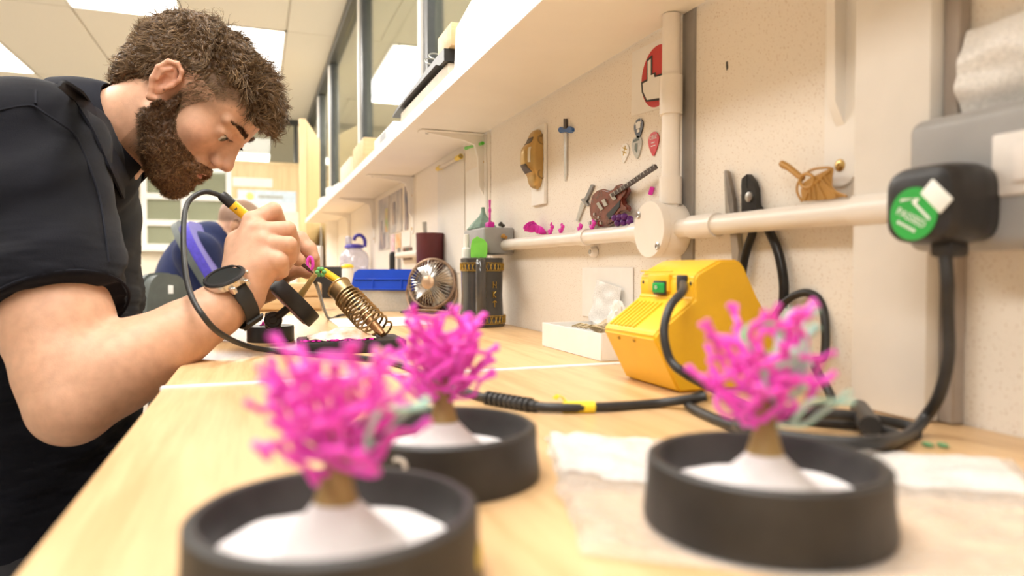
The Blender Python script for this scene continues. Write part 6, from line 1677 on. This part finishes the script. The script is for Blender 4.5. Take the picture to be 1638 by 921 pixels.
# strap as a band round the wrist
def strap(a, b):
    th = math.radians(38 + a * 284); r = .0335 + .0015 * math.cos(2 * th)
    wdt = (.0095 if .12 < a < .88 else .0105)
    return wc + (dn * math.cos(th) + tn * math.sin(th)) * r + ax_w * (b - .5) * 2 * wdt
MB().sheet(48, 4, strap, .0024).build('strap', mat('strap_rubber', (.02, .019, .018), .55), watch)
def keeper(a, b):
    th = math.radians(120 + a * 34); return wc + (dn * math.cos(th) + tn * math.sin(th)) * .0366 + ax_w * (b - .5) * .024
MB().sheet(10, 3, keeper, .003).build('keeper', MATS['strap_rubber'], watch)
M_case = mat('watch_steel', (.62, .58, .53), .25, metal=1)
MB().at(WMt @ Matrix.Translation((0, 0, -.0045))).lathe([(.0195, 0), (.0222, .002), (.0228, .006), (.0222, .0085)], 44).build('case', M_case, watch)
MB().at(WMt @ Matrix.Translation((0, 0, .004))).lathe([(.0224, 0), (.0226, .0012), (.0212, .0030), (.0188, .0030), (.0182, .0018), (.0182, .0)], 44, True).build('bezel', M_black, watch)
MB().at(WMt @ Matrix.Translation((0, 0, .0042))).lathe([(.0184, 0), (.0184, .0012), (.001, .0013)], 40).build('display', mat('watch_glass', (.022, .025, .025), .3, var=.2, spec=.25), watch)
for sx in (1, -1):
    for sy in (1, -1):
        MB().at(WMt).rbox((sx * .0225 - .0065 - .0, sy * .0085 - .0028, -.0062), (sx * .0225 + .0055, sy * .0085 + .0028, .0016), .0018, 2).build('lug', M_case, watch)
for sx in (.35, -.35):
    MB().at(WMt @ Matrix.Rotation(sx, 4, 'Z')).rbox((-.0035, .0222, -.0015), (.0035, .0250, .0022), .001, 2).build('button', M_case, watch)
# ================================================================== colleague at the next bench and the chairs
cA = math.radians(2)
HA2 = head_axes(cA, math.radians(38), 0)
HO2 = np3(at(380, 366, 2.82))
g3 = np.array([math.cos(cA), -math.sin(cA), 0]); s3 = -np.array([math.sin(cA), math.cos(cA), 0])
nb2 = HO2 + np.array([-.10, 0, -.085])
b2f = Field(HO2 - np.array([.50, .36, .50]), HO2 + np.array([.35, .36, .17]), .0045)
h2 = Head(b2f, HO2, HA2)
face_solids(h2, False)
h2.c((-22, 0, -5), (-26, 0, -70), 54, 54, 12)
b2f.cone(h2.w((-26, 0, -70)), nb2, .054, .06, .02)
b2f.cone(nb2, nb2 - g3 * .06 - Zv * .2, .07, .08, .03)
for s in (1, -1):
    shd = nb2 + s3 * .19 * s - Zv * .02 - g3 * .03; elb = shd + g3 * .10 - Zv * .27; han = elb + g3 * .24 - s3 * .08 * s + Zv * .06
    b2f.cone(nb2 - Zv * .05, shd, .05, .05, .02); b2f.chain([shd, elb, han], [.05, .045, .03], .02)
    for k in range(4): b2f.chain([han + s3 * (k - 1.5) * .018, han + s3 * (k - 1.5) * .018 + g3 * .07 + Zv * .01, han + s3 * (k - 1.5) * .016 + g3 * .10 - Zv * .02], [.014, .011, .008], .006)
    b2f.chain([han - s3 * .03 * s, han + g3 * .05 - s3 * .045 * s], [.014, .009], .006)
Vc, Fc = b2f.mesh(2)
L2 = h2.loc(Vc); cc_ = np.tile(np.array([.66, .40, .275]), (len(Vc), 1))
scalp = np.clip((L2[:, 2] - np.interp(L2[:, 0], [-100, -30, 20, 60, 90], [-45, 5, 30, 60, 72])) / 10, 0, 1)[:, None]
cc_ = cc_ * (1 - scalp * .72) + np.array([.16, .10, .07]) * scalp * .72
col2_ = mesh_obj('person', Vc, Fc, M_skin, None, cc_, 'far colleague in navy with cropped hair sitting in the blue chair', 'person', (float(HO2[0]) - .1, float(HO2[1]), .45))
eyes(h2, col2_, (.8, 0, -.6))
s2f = Field(HO2 - np.array([.55, .40, .72]), HO2 + np.array([.30, .40, .10]), .006)
ct = nb2 - g3 * .09 - Zv * .20
s2f.ell(ct, (.125, .185, .24), 0, axes=[g3, s3, Zv]); s2f.ell(ct - Zv * .25, (.135, .17, .2), .06, axes=[g3, s3, Zv])
s2f.cone(nb2 - Zv * .02, nb2 + Zv * .025 + g3 * .02, .085, .076, .02)
s2f.cone(nb2 - g3 * .02, ct, .11, .12, .04)
for s in (1, -1):
    shd = nb2 + s3 * .19 * s - Zv * .02 - g3 * .03; elb = shd + g3 * .10 - Zv * .27
    s2f.cone(nb2 - Zv * .06, shd, .075, .075, .04); s2f.chain([shd, shd + (elb - shd) * .6], [.078, .07], .03)
s2f.cone(nb2 - Zv * .0, nb2 + (HO2 - nb2) * .9, .058, .058, .004, True)
Vs2, Fs2 = s2f.mesh(2)
mesh_obj('polo_shirt', Vs2, Fs2, M_shirt, col2_, np.tile(np.array([.018, .026, .085]), (len(Vs2), 1)))
bf2 = Field((-.03, -.085, -.13), (.125, .085, .015), .004); bh2 = Head(bf2, (0, 0, 0), np.eye(3))
for s in (1, -1): bh2.ch([(16, 66 * s, 0), (16, 60 * s, -40), (40, 42 * s, -76), (84, 0, -92)], [5, 10, 13, 13], 10)
bh2.ch([(98, -20, -46), (99, 0, -43), (98, 20, -46)], [4, 5, 4], 4)
Vd3, Fd3 = bf2.mesh(1); mesh_obj('beard', HO2 + Vd3 @ HA2, Fd3, M_beard, col2_, np.tile(np.array([.10, .06, .04]), (len(Vd3), 1)))
hp2 = ct - Zv * .36
tr2 = Field(hp2 - np.array([.2, .3, hp2[2]]), hp2 + np.array([.6, .3, .2]), .008)
tr2.ell(hp2, (.15, .18, .13), 0, axes=[g3, s3, Zv])
for s in (1, -1):
    q0 = hp2 + s3 * .09 * s - Zv * .03; q1 = q0 + g3 * .42; q2 = q1 - Zv * (q1[2] - .06)
    tr2.chain([q0, q1, q2], [.085, .065, .045], .03)
Vt2, Ft2 = tr2.mesh(1); mesh_obj('trousers', Vt2, Ft2, bpy.data.materials['dark_trousers'], col2_, np.tile(np.array([.02, .02, .024]), (len(Vt2), 1)))

M_bluefab = mat('blue_chair_fabric', (.085, .065, .52), .85, var=.15, vscale=120, bump=.3, bscale=500, sheen=.3)
M_shell = mat('chair_shell', (.10, .115, .11), .5, var=.1)
def office_chair(tp, az, zs, label, fabric, w=.22, tilt=.12, hback=.38, thick=.035):
    """swivel chair: seat, shell backrest with pad, post, five-star base"""
    f = Vector((math.cos(az), -math.sin(az), 0)); l = Vector((math.sin(az), math.cos(az), 0)); tp = Vector(tp); top = tp.z; zax_ = (Vector((0, 0, 1)) - f * tilt).normalized(); hh_ = hback; bot = tp - zax_ * hh_; c = bot + f * .15
    t = thing('office_chair', (c.x, c.y, 0), label, 'chair', 'office chairs in the background')
    S_ = frame(Vector((c.x, c.y, zs)), f, z=(0, 0, 1))
    MB().at(S_).rbox((-.22, -.23, -.07), (.24, .23, 0), .03, 3).build('seat', fabric, t)
    def bk(off, th_, r):
        n = 28; pl = []
        for k in range(n):
            a = 2 * math.pi * k / n; cx_, cy_ = math.cos(a), math.sin(a)
            pl.append((math.copysign(abs(cx_) ** .55, cx_) * w * (1 - .10 * max(cy_, 0)) * r, (math.copysign(abs(cy_) ** .62, cy_) * .5 + .5) * hh_ * r + hh_ * (1 - r) / 2))
        bx = bot - f * off
        zax = (Vector((0, 0, 1)) - f * tilt).normalized(); xn = f
        Mx = Matrix((l, zax, l.cross(zax))).transposed().to_4x4(); Mx.translation = bx
        return MB().at(Mx).prism(pl, -th_ / 2, th_ / 2)
    bk(.0, thick, .97).build('back_pad', fabric, t)
    bk(.03, .022, 1.0).build('back_shell', M_shell, t)
    MB().at(S_).rbox((-.23, -.03, -.10), (-.10, .03, -.071), .006, 2).build('back_bracket', M_black, t)
    MB().at(S_).rbox((-.235, -.03, -.10), (-.205, .03, bot.z - zs + .10), .006, 2).build('back_bar', M_black, t)
    MB().cyl((c.x, c.y, .08), (c.x, c.y, zs - .071), .025, n=14).build('gas_post', M_steel, t)
    for k in range(5):
        a = k * 2 * math.pi / 5
        MB().tube([(c.x, c.y, .10), (c.x + .28 * math.cos(a), c.y + .28 * math.sin(a), .065)], [.025, .016], 10).build('base_leg', M_black, t)
        MB().ell((c.x + .28 * math.cos(a), c.y + .28 * math.sin(a), .028), (.026, .026, .028), 10, 8).build('castor', M_black, t)
    return t
office_chair(at(303, 356, 2.62), math.radians(9), .42, 'blue padded office chair with a dark shell behind the far colleague', M_bluefab, .20, .55)
office_chair(at(262, 436, 2.2), math.radians(45), .44, 'low grey-black office chair with a white tag left of the colleague', M_shell, .09, .10)
tg_ = at(273, 463, 2.15)
MB().at(frame(tg_, tuple(_R), z=(0, 0, 1))).rbox((-.008, 0, -.013), (.008, .002, .013), .001, 1).build('chair_tag', M_paper, bpy.data.objects['office_chair.001'])
